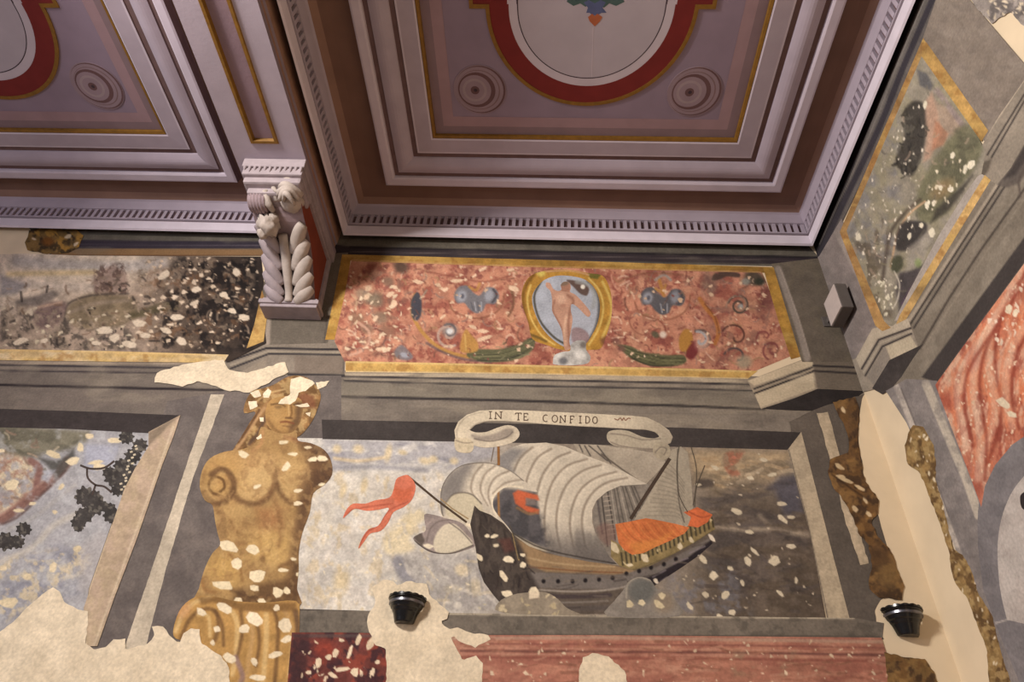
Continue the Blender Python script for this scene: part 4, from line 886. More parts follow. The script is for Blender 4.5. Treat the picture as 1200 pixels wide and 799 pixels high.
patch('foam_rocks', [(712, 722), (720, 704), (730, 692), (736, 682), (748, 676), (762, 679), (770, 690), (784, 692), (792, 704), (796, 722)], p_rock2, (132, 124, 114), sp=1.1, parent=ship, sm=True, n=3)
# spars and ropes, pennant
strokes('spar', [[(477, 557), (512, 586), (547, 612)]], 2.6, (74, 60, 48), parent=ship)
strokes('spar', [[(516, 584), (530, 596), (549, 608)]], 1.6, (150, 128, 96), parent=ship)
strokes('spar', [[(785, 537), (764, 569), (739, 608)]], 4.2, (70, 58, 50), parent=ship)
strokes('mast', [[(584, 522), (584.5, 545)]], 3.0, (132, 92, 54), parent=ship); strokes('mast', [[(580, 518), (575.5, 541)]], 1.2, (120, 108, 96), parent=ship)
for rp_ in ([(796, 522), (793, 548), (796, 580), (806, 600)], [(810, 524), (816, 548), (815, 575), (812, 592)], [(826, 545), (816, 572), (814, 594)], [(597, 615), (602, 628), (608, 655)]):
    strokes('rope', [rp_], 1.0, (84, 76, 66), parent=ship, sm=True)
def p_flag(c):
    c.noise(0.12, 9, 145); c.poly([(462, 570), (474, 574), (484, 570), (482, 584), (470, 590), (460, 584)], (196, 92, 58), 3, .6); c.line([(478, 588), (456, 598), (444, 614), (430, 624), (422, 638)], 1.8, (150, 66, 50), 1, .6); c.line([(460, 590), (430, 594), (412, 598), (404, 604)], 1.8, (156, 72, 54), 1, .6)
patch('red_pennant', [(464, 562), (470, 558), (479, 557), (487, 569), (483, 585), (473, 594), (461, 600), (455, 612), (446, 622), (434, 625), (427, 634), (420, 643), (424, 631), (432, 620), (443, 616), (450, 605), (456, 595), (444, 597), (430, 598.5), (416, 596), (408, 602), (402, 607), (406, 597), (414, 590), (428, 590), (440, 586), (456, 583), (461, 574)], p_flag, (206, 112, 84), sp=0.8, parent=ship, sm=True, n=3)
# --- motto scroll
def p_ban(c):
    c.noise(0.07, 8, 147); c.line([(549, 506), (556, 498.5), (568, 494.5), (590, 494), (660, 499), (740, 503), (758, 504.5), (770, 508)], 1.6, (112, 100, 88), 0.7, .7); c.line([(536, 515), (536, 503), (546, 489), (566, 482.5)], 1.2, (150, 138, 120), .8, .6); c.grad((720, 500), (790, 505), (150, 138, 120), .7)
ban = patch('motto_scroll', [(534, 516), (532.5, 504), (537, 494), (547, 486), (562, 481), (580, 480), (620, 481), (660, 483), (700, 485), (740, 487), (758, 489), (773, 496), (784, 504), (788.5, 512), (786, 519), (778, 522), (768, 519), (773, 511), (767, 506), (757, 503.5), (740, 503), (700, 500.5), (660, 498.5), (620, 495.5), (590, 493.5), (570, 494), (557, 498), (549.5, 505), (548, 516)], p_ban, (202, 188, 162), sp=0.9, parent=ship)
def p_cl(c): c.noise(0.08, 7, 149); c.poly([(552, 509), (566, 511), (582, 507), (594, 502), (602, 504), (597, 512), (580, 516), (560, 516)], (140, 128, 116), 2.0, .85, True); c.line([(556, 514), (574, 517), (592, 513), (601, 506)], 1.2, (88, 78, 72), .7, .7)
cl = patch('scroll_curl', [(548, 504), (557, 506.5), (570, 506), (583, 501), (595, 498), (605, 501), (609, 509), (603, 517), (589, 522), (570, 524.5), (556, 522), (547, 515)], p_cl, (196, 182, 158), sp=0.8, sm=True, n=3); under(ban, cl)
def p_cr(c): c.noise(0.08, 7, 151); c.line([(716, 508), (734, 510), (752, 515), (774, 514)], 1.4, (104, 94, 84), .8, .6); c.line([(716, 518), (730, 523), (760, 526), (772, 524)], 1.6, (112, 100, 90), .9, .7)
cr = patch('scroll_curl', [(711, 513), (713, 506), (723, 503.5), (737, 505), (752, 511.5), (767, 513.5), (777, 510), (784, 514), (779, 523), (766, 526), (746, 526.5), (728, 524), (716, 520)], p_cr, (172, 160, 138), sp=0.8, sm=True, n=3); under(ban, cr)
ce = patch('scroll_end', [(533, 514), (541, 513), (550, 514), (555, 520), (553, 529), (543, 530.5), (534, 527)], lambda c: (c.noise(.1, 6, 153), c.line([(534, 516), (545, 519), (554, 518)], 1.2, (120, 108, 94), .8, .7)), (198, 182, 152), sp=0.8, sm=True, n=3); under(ban, ce)
ce = patch('scroll_end', [(765, 526), (770, 519), (779, 518), (785, 524), (785, 534), (777, 539), (768, 535)], lambda c: (c.noise(.1, 6, 154), c.line([(768, 530), (774, 524), (781, 526), (778, 533)], 1.2, (104, 94, 84), .8, .8)), (160, 148, 126), sp=0.8, sm=True, n=3); under(ban, ce)
def letter(ch, x, y, w=6.5, h=8.5):
    s = 1.3; g = {'I': [[(0.5, 0), (0.5, 1)], [(0.1, 0), (0.9, 0)], [(0.1, 1), (0.9, 1)]],
         'N': [[(0.1, 1), (0.1, 0)], [(0.1, 0), (0.9, 1)], [(0.9, 1), (0.9, 0)], [(-.1, 1), (.3, 1)], [(.7, 0), (1.1, 0)]],
         'T': [[(0.5, 0), (0.5, 1)], [(0, 0), (1, 0)], [(0, 0), (0, .2)], [(1, 0), (1, .2)], [(.3, 1), (.7, 1)]],
         'E': [[(0.1, 0), (0.1, 1)], [(0, 0), (.9, 0)], [(0.1, .48), (.7, .48)], [(0, 1), (.9, 1)], [(.9, 1), (.95, .8)], [(.9, 0), (.92, .2)]],
         'F': [[(0.1, 0), (0.1, 1)], [(0, 0), (.9, 0)], [(0.1, .48), (.7, .48)], [(-.1, 1), (.4, 1)], [(.9, 0), (.92, .22)]],
         'C': [[(0.5 + 0.45 * math.cos(a), 0.5 + 0.5 * math.sin(a)) for a in np.linspace(0.9, 5.4, 12)]],
         'O': [[(0.5 + 0.5 * math.cos(a), 0.5 + 0.5 * math.sin(a)) for a in np.linspace(0, 6.283, 16)]],
         'D': [[(0.1, 0), (0.1, 1)], [(0, 0), (.4, 0), (.8, .15), (.95, .5), (.8, .85), (.4, 1), (0, 1)]]}[ch]
    return [[(x + px * w, y + py * h) for px, py in ln] for ln in g]
for ch, x, y, w in [('I', 572.5, 482.3, 4.5), ('N', 580, 482.6, 8), ('T', 604, 484, 7), ('E', 613.5, 484.4, 5.5), ('C', 636, 486, 7), ('O', 647, 486.6, 6.5), ('N', 656, 487, 7), ('F', 668, 487.4, 5), ('I', 678, 487.6, 4), ('D', 686, 487.8, 5.5), ('O', 694.5, 488.2, 5.5)]: le = strokes('letter', letter(ch, x, y, w, 8), 1.2, (96, 80, 68)); under(ban, le)
le = strokes('flourish', [[(720, 490.5), (724, 492), (727, 489.5), (729, 492.5), (731, 489.5), (733, 492.5), (736, 490), (739, 490.5)]], 1.0, (128, 84, 66), sm=True); under(ban, le)

# ================================================================== the painted caryatid
cary = thing('caryatid_fresco', 'ochre painted caryatid, a nude woman with scroll arms and draped hips', 'painted figure', anchor((300, 790)))
OCH = (162, 127, 78); OCD = (104, 74, 48); OCL = (206, 170, 112)
def p_hair(c):
    c.noise(0.2, 9, 161); c.mott((100, 72, 44), 8, 0.5, 0.1, 0.7, 162); c.mott((190, 158, 104), 7, 0.58, 0.08, 0.7, 163)
    c.line([(310, 478), (300, 492), (286, 514), (272, 532)], 3.5, (186, 146, 100), 1.2, .8); c.line([(304, 480), (292, 500), (280, 518)], 2.5, (92, 62, 42), 1.2, .8); c.line([(312, 488), (302, 508), (292, 520)], 4, (84, 64, 54), 1.5, .7)
    c.line([(295, 476), (312, 462), (334, 456)], 2, (212, 178, 120), 1, .7); c.poly([(340, 468), (356, 460), (368, 464), (370, 478), (352, 478)], (122, 74, 50), 2.5, .8)
patch('hair', [(286, 484), (288, 470), (296, 458), (308, 455), (322, 450), (338, 441), (356, 441), (368, 449), (376, 463), (371, 482), (364, 496), (352, 510), (338, 514), (316, 508), (304, 516), (290, 526), (270, 534), (280, 516), (292, 496), (300, 482)], p_hair, (146, 108, 66), sp=1.0, parent=cary, sm=True, n=3)
def p_body(c):
    P = c.P; c.noise(0.08, 16, 165); c.noise(0.05, 4, 166)
    # modelling painted in brown and pale ochre
    c.poly([(348, 515), (372, 515), (392, 530), (392, 560), (372, 582), (362, 600), (356, 640), (352, 700), (340, 700), (344, 640), (350, 600), (356, 570), (360, 545)], (96, 68, 48), 9, 0.85)
    c.poly([(366, 520), (392, 526), (394, 562), (376, 580), (366, 566), (374, 548)], (84, 62, 48), 5, 0.85)
    c.poly([(250, 600), (258, 596), (262, 620), (266, 634), (256, 640), (250, 626)], (190, 154, 96), 4, .7)
    c.line([(308, 505), (306, 520), (296, 528)], 3, (186, 132, 88), 2.5, .6); c.line([(335, 512), (350, 516), (360, 514)], 5, (130, 84, 56), 3, .7)
    # breasts
    c.blob((297, 562), 26, 25, (214, 178, 120), 0, 0.55, 0.65); c.line([(272, 574), (280, 586), (296, 591), (312, 585), (322, 570), (322, 556)], 6.5, OCD, 3, 0.85); c.line([(321, 556), (318, 575), (306, 586)], 3.5, (120, 84, 54), 2, .7)
    c.blob((340, 560), 20, 22, OCL, 0, 0.55, 0.5); c.line([(324, 566), (332, 582), (346, 590), (360, 586), (368, 574)], 6, OCD, 3, 0.85); c.line([(318, 540), (324, 552), (322, 562)], 3, (110, 80, 52), 1.8, .7)
    c.blob((316, 540), 18, 10, (196, 158, 104), 0.2, .7, .5); c.blob((280, 540), 22, 12, (190, 148, 92), 0.1, .7, .5)
    # scroll arm
    c.blob((262, 556), 22, 24, (184, 142, 82), 0, .6, .6)
    c.line([(248, 556), (258, 550), (268, 554), (274, 566), (271, 580), (260, 589), (247, 588), (239, 578)], 7, (98, 70, 46), 2.4, 0.85); c.line([(256, 580), (247, 576), (245, 566), (252, 559), (261, 562), (263, 571), (258, 576)], 3.2, (104, 74, 44), 1.0, .9); c.blob((254, 569), 5, 5.5, (196, 154, 92), 0, .5, .9)
    c.line([(240, 552), (237, 566), (243, 582)], 3, (140, 104, 62), 2, .6)
    # ribs, waist, belly
    c.line([(255, 600), (268, 606), (276, 622), (290, 630)], 4, (126, 90, 54), 3, .7); c.line([(262, 630), (280, 636), (300, 634)], 3, (132, 96, 58), 3, .5); c.poly([(300, 596), (328, 596), (330, 622), (306, 620)], (146, 92, 58), 8, .5)
    c.blob((318, 642), 30, 20, (202, 164, 96), 0, .6, .6); c.blob((282, 600), 16, 10, (190, 154, 98), 0, .7, .5); c.line([(328, 664), (344, 656), (350, 640)], 5, (110, 78, 48), 3, .7)
    c.blob((262, 668), 22, 20, (194, 154, 86), 0.6, .6, .7); c.line([(270, 650), (280, 662), (284, 680)], 3.5, (130, 92, 52), 2.2, .7); c.line([(236, 676), (240, 690), (252, 694)], 4, (140, 96, 54), 2.5, .6)
    c.poly([(280, 690), (346, 676), (352, 712), (300, 714), (272, 704)], (92, 66, 44), 5, .8)
    c.poly([(350, 560), (384, 540), (386, 556), (370, 576), (362, 600), (354, 628), (350, 700), (336, 700), (340, 640), (350, 600)], (92, 66, 46), 7, .5); c.line([(246, 600), (252, 624), (258, 640)], 3, (124, 90, 56), 2, .5); c.line([(302, 600), (304, 630), (308, 650)], 4, (150, 112, 66), 3, .5); c.blob((308, 655), 3, 4, (104, 74, 46), 0, .5, .6); c.brush(80, [(250, 530), (380, 530), (360, 600), (348, 700), (240, 700), (256, 620)], [(186, 148, 92), (146, 106, 62), (196, 160, 104), (128, 92, 56)], (6, 16), (1.5, 3.5), 41, 1, .3)
    c.poly([(252, 596), (262, 600), (266, 625), (258, 640), (252, 620)], (120, 88, 56), 4, .5); c.line([(322, 586), (330, 620), (326, 640)], 5, (124, 86, 54), 3.5, .5); c.line([(268, 690), (300, 700), (340, 690)], 4, (84, 60, 42), 2.5, .6)
    c.mott((200, 164, 104), 10, 0.6, 0.1, 0.35, 167); c.mott((134, 98, 62), 9, 0.62, 0.1, 0.35, 168)
    c.chips([(285, 532, 14, 9, .3), (301, 570, 11, 5, -.4), (335, 547, 17, 8, -.8), (332, 518, 12, 5, -.1), (352, 512, 8, 4, 0), (343, 532, 14, 5, 0), (367, 538, 13, 6, -.2), (377, 537, 15, 7, .05), (361, 524, 12, 4, 0), (349, 575, 13, 5, -.1), (378, 568, 12, 5, .1), (349, 590, 12, 6, -.1), (344, 655, 9, 5, .2), (332, 668, 16, 5, .05), (350, 673, 8, 5, .3), (268, 640, 28, 15, .25), (296, 644, 18, 12, .4), (278, 660, 16, 14, .5), (301, 675, 22, 18, -.5), (262, 686, 28, 12, .15), (298, 689, 13, 8, .1), (325, 694, 14, 13, .3), (336, 692, 9, 12, -.5), (280, 704, 12, 10, .2), (307, 705, 12, 8, .6)], (224, 206, 168), 19)
patch('torso', [(306, 500), (320, 505), (346, 505), (349, 516), (364, 519), (380, 527), (388, 540), (389, 556), (380, 568), (367, 578), (363, 600), (354, 625), (350, 648), (350, 668), (348, 690), (350, 712), (290, 716), (232, 704), (233, 690), (240, 666), (249, 648), (258, 638), (255, 625), (252, 610), (249, 592), (240, 586), (234, 570), (237, 551), (246, 537), (264, 529), (285, 526), (300, 518)], p_body, OCH, sp=1.0, parent=cary, sm=True, n=3)
def p_face(c):
    c.noise(0.06, 8, 171); c.poly([(346, 470), (356, 470), (352, 496), (340, 508), (338, 500), (346, 488)], (98, 72, 50), 4, 0.85); c.line([(314, 492), (322, 503), (334, 508), (345, 504)], 4, (126, 92, 56), 2.2, .7)
    c.line([(318, 474), (328, 473), (334, 476)], 2.2, (104, 76, 48), 1.2, .8); c.line([(344, 474), (350, 473)], 2, (92, 66, 46), 1.2, .8, sm=False); c.blob((326, 477), 4, 1.8, (110, 82, 52), 0, .5, .7)
    c.line([(341, 474), (342, 484), (340, 489)], 2.2, (116, 82, 48), 1.0, .8); c.line([(335, 489.5), (342, 490)], 2.2, (100, 70, 44), .9, .8, sm=False)
    c.line([(329, 494.5), (336, 494), (344, 496)], 2.4, (120, 72, 46), .8, .85); c.line([(332, 499), (342, 500)], 1.6, (112, 78, 50), 1, .6, sm=False); c.blob((324, 486), 7, 8, (190, 150, 92), 0, .6, .5); c.line([(338, 475), (338.5, 486)], 1.6, (200, 162, 106), .8, .7, sm=False)
patch('face', [(312, 478), (318, 468), (334, 464), (350, 466), (355, 474), (354, 488), (350, 498), (343, 506), (332, 508), (320, 505), (313, 497), (311, 487)], p_face, (170, 130, 76), sp=0.8, parent=cary, sm=True, n=3)
def p_wr(c): c.noise(.1, 7, 173)
for k, pl in enumerate([[(341, 444), (352, 441), (366, 446), (369, 449), (358, 458), (350, 460), (346, 470), (340, 474), (326, 473), (329, 468), (340, 462), (340, 452)], [(293, 460), (303, 457), (306, 464), (298, 466)], [(308, 462), (314, 455), (318, 458), (315, 466), (309, 466)], [(291, 470), (301, 470), (302, 476), (293, 480)], [(345, 475), (360, 472), (363, 476), (352, 477)], [(370, 448), (386, 446), (382, 452), (372, 456)], [(358, 484), (364, 483), (363, 488)], [(304, 489), (309, 489), (309, 494), (305, 494)], [(300, 513), (306, 508), (307, 513), (302, 515)]]):
    patch('paint_loss', ragged(pl, 0.5, 3, k), p_wr, (224, 208, 176), sp=0.9, parent=cary)
def p_drap(c):
    c.noise(0.12, 12, 175); DK = (104, 74, 46); LT_ = (212, 178, 118)
    for pts, w, col in [([(206, 740), (214, 720), (228, 706), (246, 700)], 5, LT_), ([(212, 748), (222, 726), (238, 714), (252, 716), (256, 732), (252, 750)], 4.5, DK), ([(232, 720), (244, 722), (246, 745)], 4, LT_), ([(252, 716), (260, 730), (262, 756)], 3.5, DK), ([(268, 712), (278, 730), (276, 770), (272, 790)], 6, LT_), ([(282, 716), (284, 740), (278, 770)], 4, DK), ([(290, 716), (296, 740), (292, 770), (288, 799)], 5, (190, 150, 96)), ([(300, 722), (304, 750), (300, 780)], 4, DK), ([(312, 720), (312, 750), (308, 799)], 6, LT_), ([(322, 716), (326, 740), (322, 799)], 4.5, DK), ([(334, 716), (342, 740), (338, 799)], 5, (186, 146, 92)), ([(346, 716), (349, 740), (346, 799)], 6, (98, 72, 54)), ([(276, 770), (284, 790), (282, 799)], 6, (140, 112, 112))]:
        c.line(pts, w, col, 2.2, .75)
    c.poly([(232, 700), (262, 698), (280, 706), (346, 706), (348, 716), (284, 716), (250, 706), (236, 708)], (112, 80, 46), 3, .7); c.blob((215, 715), 8, 10, (196, 142, 96), .6, .6, .6)
    c.chips([(236, 717, 14, 10, .6), (264, 712, 22, 12, .5), (298, 725, 26, 15, .6), (286, 737, 16, 11, -.3), (334, 732, 22, 16, .9), (336, 749, 16, 9, -.3), (353, 757, 20, 13, 0), (322, 767, 20, 8, -.2), (268, 771, 18, 12, .4), (298, 775, 9, 12, -.4), (302, 794, 22, 9, .1), (254, 737, 10, 8, .4), (249, 753, 6, 8, 0), (341, 789, 8, 12, .2), (324, 712, 8, 10, .5)], (226, 208, 174), 21)
patch('drapery', [(203, 738), (210, 716), (222, 703), (236, 698), (252, 699), (276, 704), (310, 706), (347, 704), (351, 722), (350, 750), (347, 775), (338, 880), (274, 880), (268, 785), (258, 775), (240, 764), (222, 752), (206, 748)], p_drap, (176, 134, 74), sp=1.1, parent=cary, sm=True, n=3)

# ================================================================== upper left and lower left landscapes
ul = thing('landscape_fresco', 'dark chipped landscape fresco left of the corbel, under the ceiling cornice', 'painted panel', anchor((150, 420)))
def p_ul(c):
    P = c.P
    c.mix(slice(None), sstep(0, 60, P[:, 1] * 1.0 - 300 + (P[:, 0] - 150) * 0.25), (156, 136, 118)); c.mix(slice(None), sstep(140, 250, P[:, 0]) * .92, (70, 57, 48)); c.mix(slice(None), sstep(235, 300, P[:, 0]) * .7, (40, 34, 32))
    c.line([(20, 306), (70, 310), (140, 312), (190, 308)], 13, (164, 156, 150), 5, .8); c.line([(10, 321), (60, 320), (112, 319)], 6, (196, 168, 112), 3, .6); c.line([(20, 330), (70, 336), (130, 336)], 9, (188, 172, 156), 4, .7); c.poly([(0, 322), (10, 326), (34, 334), (20, 344), (0, 346)], (128, 124, 128), 4, .7)
    c.poly([(108, 330), (118, 316), (134, 310), (148, 320), (150, 340), (134, 348), (112, 346)], (140, 116, 104), 3, .8); c.mott((92, 72, 64), 5, .55, .08, .8, 181, region=[(110, 312), (145, 308), (152, 345), (112, 348)], rsoft=3)
    c.poly([(18, 352), (44, 346), (60, 340), (70, 344), (60, 352), (46, 358), (20, 360)], (92, 84, 80), 3, .7)
    c.poly([(78, 372), (80, 358), (100, 346), (132, 344), (156, 350), (160, 366), (146, 380), (120, 386), (92, 384)], (122, 106, 82), 4, .9, True); c.line([(82, 366), (110, 356), (150, 352)], 4, (148, 130, 112), 2.5, .7); c.line([(76, 376), (80, 356), (108, 346), (150, 344)], 2.2, (60, 52, 48), 1.5, .7)
    c.poly([(40, 378), (44, 360), (62, 354), (78, 356), (70, 376), (56, 386)], (112, 90, 86), 3, .85, True); c.line([(46, 360), (72, 354)], 3, (186, 154, 128), 1.5, .7, sm=False)
    c.poly([(150, 368), (185, 356), (212, 352), (210, 362), (180, 368), (156, 374)], (78, 70, 48), 3, .8)
    c.mott((58, 52, 48), 9, .52, .1, .7, 182, region=[(0, 360), (60, 372), (150, 385), (160, 410), (0, 412)], rsoft=5); c.mott((150, 132, 112), 7, .58, .07, .7, 183, region=[(0, 355), (160, 370), (160, 412), (0, 412)], rsoft=5); c.mott((108, 76, 52), 8, .58, .07, .6, 184, region=[(175, 318), (295, 310), (290, 400), (160, 400)], rsoft=8); c.mott((30, 26, 26), 9, .52, .08, .85, 185, region=[(205, 300), (306, 300), (296, 410), (180, 410)], rsoft=10)
    c.mott((128, 110, 92), 6, .62, .06, .7, 186, region=[(160, 302), (300, 302), (290, 405), (160, 405)], rsoft=5); c.noise(.18, 5, 187); c.noise(.1, 14, 188)
    c.brush(200, [(0, 340), (120, 320), (304, 304), (292, 402), (0, 408)], [(58, 48, 44), (132, 112, 94), (92, 78, 66), (160, 138, 116), (110, 84, 66), (40, 34, 32)], (4, 12), (1.2, 3), 42, 1.4, .6)
    c.flakes(70, [(170, 300), (306, 302), (298, 395), (255, 412), (120, 410)], (1.2, 3.4), (196, 172, 146), 198, (.4, .8), (-.6, .5)); c.flakes(60, [(170, 300), (306, 302), (298, 395), (255, 412), (150, 410)], (1.6, 4.8), (206, 184, 158), 189, (.45, .9), (-.5, .4)); c.flakes(40, [(-5, 355), (160, 360), (160, 410), (-5, 410)], (1.6, 5), (200, 184, 156), 190, (.35, .7), (-.7, .1)); c.flakes(60, [(110, 305), (300, 305), (290, 405), (110, 400)], (.8, 2), (186, 160, 132), 191); c.flakes(25, [(0, 365), (160, 365), (160, 410), (0, 410)], (1, 3), (48, 42, 40), 192)
    c.chips([(123, 387, 22, 9, -.05), (134, 396, 15, 11, 0), (151, 403, 17, 9, .1), (112, 402, 14, 6, 0), (24, 400, 22, 8, -.4), (52, 399, 11, 6, -.2), (36, 365, 6, 11, 0), (163, 379, 18, 9, 0), (170, 393, 14, 8, 0), (154, 404, 12, 9, 0), (195, 387, 16, 9, .3), (213, 400, 14, 11, .2), (207, 372, 18, 8, -.1), (228, 355, 14, 6, -.4), (286, 372, 14, 9, .2), (272, 364, 13, 7, .3), (192, 322, 20, 9, -.5), (230, 339, 14, 8, -.2), (262, 345, 12, 9, 0), (277, 319, 9, 11, 0)], (204, 186, 162), 23)
patch('battle_ground', [(-30, 299), (30, 297), (95, 299.5), (306, 300.5), (309, 330), (306, 350), (312, 402), (268, 424), (240, 416), (120, 412.5), (-30, 410)], p_ul, (206, 188, 166), sp=1.2, parent=ul)
patch('gold_border', [(-30, 408.5), (120, 411), (268, 415.5), (262, 425), (120, 423.5), (-30, 421.5)], lambda c: (p_gold(c), c.line([(-30, 409.5), (120, 412.5), (264, 416)], 2.2, (206, 172, 112), .8, .9, sm=False), c.mott((206, 186, 152), 9, .6, .08, .6, 71, (3, 1))), (186, 158, 110), sp=1.2, parent=ul)
patch('gold_border', [(307, 340), (314, 362), (309, 400), (289, 408), (298, 380)], p_gold, (158, 122, 70), sp=1.2, parent=ul)

ll = thing('landscape_fresco', 'pale blue landscape fresco with dark leafy tree at the lower left', 'painted panel', anchor((90, 700)))
def p_ll(c):
    c.noise(.06, 18, 201)
    c.poly([(-20, 495), (105, 505), (100, 520), (60, 530), (0, 540), (-20, 540)], (118, 112, 92), 5, .9); c.mott((92, 88, 74), 12, .52, .1, .7, 202, (2, 1), region=[(-20, 498), (105, 505), (80, 535), (-20, 540)], rsoft=6)
    c.poly([(-20, 535), (10, 530), (40, 540), (48, 560), (30, 590), (10, 600), (-20, 612)], (176, 150, 124), 5, .85); c.mott((206, 190, 158), 7, .52, .08, .8, 203, region=[(-20, 530), (45, 540), (30, 590), (-20, 610)], rsoft=5); c.mott((150, 106, 90), 7, .6, .07, .6, 204, region=[(-20, 530), (45, 540), (30, 590), (-20, 610)], rsoft=5)
    c.mott((146, 146, 152), 9, .56, .08, .7, 216, region=[(-20, 530), (50, 538), (60, 580), (10, 600), (-20, 612)], rsoft=4); c.brush(60, [(-20, 505), (100, 510), (50, 560), (-20, 605)], [(120, 96, 82), (200, 182, 150), (150, 118, 100), (104, 100, 84), (176, 150, 124)], (5, 14), (1.5, 3), 43, 1.4, .6)
    # tree trunks
    c.line([(-10, 614), (12, 602), (34, 584), (54, 568), (70, 552), (80, 540)], 11, (124, 88, 78), 2.2, .95); c.line([(42, 578), (44, 560), (46, 548), (36, 540)], 8, (128, 92, 84), 2, .95); c.line([(-10, 618), (20, 606), (50, 578), (76, 552)], 3, (84, 60, 56), 1.5, .7); c.line([(0, 604), (30, 582), (50, 564)], 2.5, (160, 124, 108), 1.5, .6)
    c.poly([(44, 536), (64, 540), (78, 534), (86, 526), (88, 534), (78, 550), (66, 562), (56, 546)], (76, 74, 70), 3, .85); c.poly([(52, 552), (66, 550), (56, 566), (50, 562)], (150, 152, 160), 2, .8)
    # blue distance, pale road
    c.poly([(100, 520), (140, 522), (132, 545), (110, 552), (98, 545)], (160, 162, 176), 4, .9); c.line([(120, 590), (86, 604), (60, 618), (40, 640), (10, 655), (-20, 664)], 7, (184, 176, 164), 3.5, .8); c.line([(88, 568), (60, 590), (40, 606), (10, 620)], 4, (166, 160, 152), 3, .5)
    c.mott((128, 128, 140), 16, .54, .1, .7, 205, (2, 1), region=[(-20, 660), (70, 640), (110, 650), (90, 700), (-20, 740)], rsoft=10); c.mott((198, 180, 146), 8, .58, .08, .8, 206, region=[(-20, 660), (100, 640), (110, 660), (60, 700), (-20, 740)], rsoft=8); c.mott((176, 176, 178), 12, .6, .1, .5, 207)
    c.poly([(94, 640), (118, 620), (130, 640), (112, 700), (92, 690)], (168, 162, 160), 6, .7)
    c.noise(.07, 6, 208); c.noise(.06, 3, 209)
    c.chips([(62, 532, 22, 9, .35), (94, 524, 9, 12, 0), (85, 540, 18, 10, -.3), (105, 511, 12, 7, .05), (134, 516, 24, 7, -.05), (116, 547, 18, 10, -.1), (112, 542, 20, 6, -.1), (72, 570, 6, 12, .7), (38, 590, 9, 5, -.2), (22, 598, 14, 6, 0), (2, 528, 10, 5, 0), (14, 568, 22, 14, -.3), (64, 600, 7, 6, 0), (91, 643, 11, 9, 0), (62, 665, 10, 14, .3), (32, 676, 12, 10, 0), (10, 706, 26, 14, 0), (4, 666, 10, 8, 0)], (212, 194, 158), 25)
patch('blue_distance', [(-30, 498), (60, 500.5), (174, 505), (176, 525), (158, 549), (132, 610), (104, 690), (100, 720), (80, 760), (-30, 780)], p_ll, (156, 154, 156), sp=1.2, parent=ll)
def leafblob(cx, cy, R, seed, n=60):
    rs = np.random.RandomState(seed); a = np.linspace(0, 2 * math.pi, n, endpoint=False)
    r = R * (0.62 + 0.38 * np.abs(np.sin(a * 4.5 + rs.rand() * 6)) * rs.uniform(0.7, 1.2, n)); return np.stack([cx + r * np.cos(a), cy + r * np.sin(a) * 0.9], 1)
def p_leaf(c): c.noise(.25, 6, 211); c.mott((112, 106, 96), 4, .62, .06, .7, 212)
for k, (x, y, r) in enumerate([(100, 582, 13), (112, 592, 13), (98, 604, 11), (92, 612, 9), (92, 618, 6), (110, 582, 9), (131, 604, 10), (128, 596, 8), (136, 560, 13), (150, 552, 12), (128, 554, 8), (143, 546, 10), (156, 534, 10), (164, 522, 9), (148, 512, 9), (138, 574, 8), (146, 568, 9), (6, 634, 12), (20, 635, 9), (28, 620, 9)]):
    patch('leaf_clump', leafblob(x, y, r * 1.12, k + 3, 44), p_leaf, (62, 58, 56), sp=1.1, parent=ll)
strokes('branch', [[(94, 545), (106, 549), (122, 548), (134, 540)], [(102, 549), (103, 560), (112, 568), (122, 570), (131, 577)], [(112, 568), (108, 580)]], 2.4, (70, 60, 56), parent=ll, sm=True)
def p_ll2(c): c.noise(.1, 5, 214); c.flakes(16, [(125, 520), (172, 508), (170, 530), (140, 580), (130, 560)], (1.2, 3), (190, 176, 150), 215)
strokes('pale_speckle', [[(141 + 3 * math.sin(k * 2.3) + k * 1.1, 574 - k * 3.4), (144 + 3 * math.sin(k * 2.3) + k * 1.1, 573 - k * 3.4)] for k in range(16)], 2.2, (188, 176, 152), parent=ll)
patch('frame_lintel', [(-30, 478), (100, 482), (211, 486.5), (192, 498), (174, 507.5), (80, 502.5), (-30, 500)], p_lintel, (62, 55, 54), sp=1.6, parent=ll)
def p_jl(c): c.noise(.12, 10, 217); c.mott((176, 156, 124), 9, .56, .1, .5, 218); c.mott((186, 160, 140), 14, .56, .1, .5, 219); c.line([(203, 500), (160, 620), (110, 756)], 2, (208, 190, 160), .9, .6, sm=False); c.poly([(211, 486), (196, 500), (174, 523), (174, 507)], (128, 112, 94), 1.5, .9)
patch('frame_jamb', [(211.5, 486), (203, 512), (190, 545), (160, 632), (134, 700), (114, 757), (102, 757), (98, 712), (120, 648), (146, 572), (158, 549), (174, 523), (174, 506)], p_jl, (172, 150, 124), sp=1.4, parent=ll)
# ochre leaf fragment high at the left
fr = thing('painted_fragment', 'ochre leaf painting fragment at upper left below the ceiling cornice', 'painted fragment', anchor((55, 295)))
def p_fr(c): c.noise(.3, 7, 221); c.mott((170, 124, 50), 7, .54, .08, .8, 222); c.mott((52, 42, 32), 7, .56, .07, .8, 223); c.blob((56, 283), 7, 5, (120, 70, 26), 0, .5, .8); c.chips([(80, 277, 9, 5, -.3), (89, 286, 8, 4, -.6), (40, 280, 6, 3, .3)], (200, 180, 150), 27)
patch('ochre_leaf', ragged([(34, 270), (50, 267), (90, 269), (98, 276), (92, 290), (80, 296), (50, 297), (32, 293), (29, 284)], 1.2, 5, 3), p_fr, (122, 94, 52), sp=1.0, parent=fr)

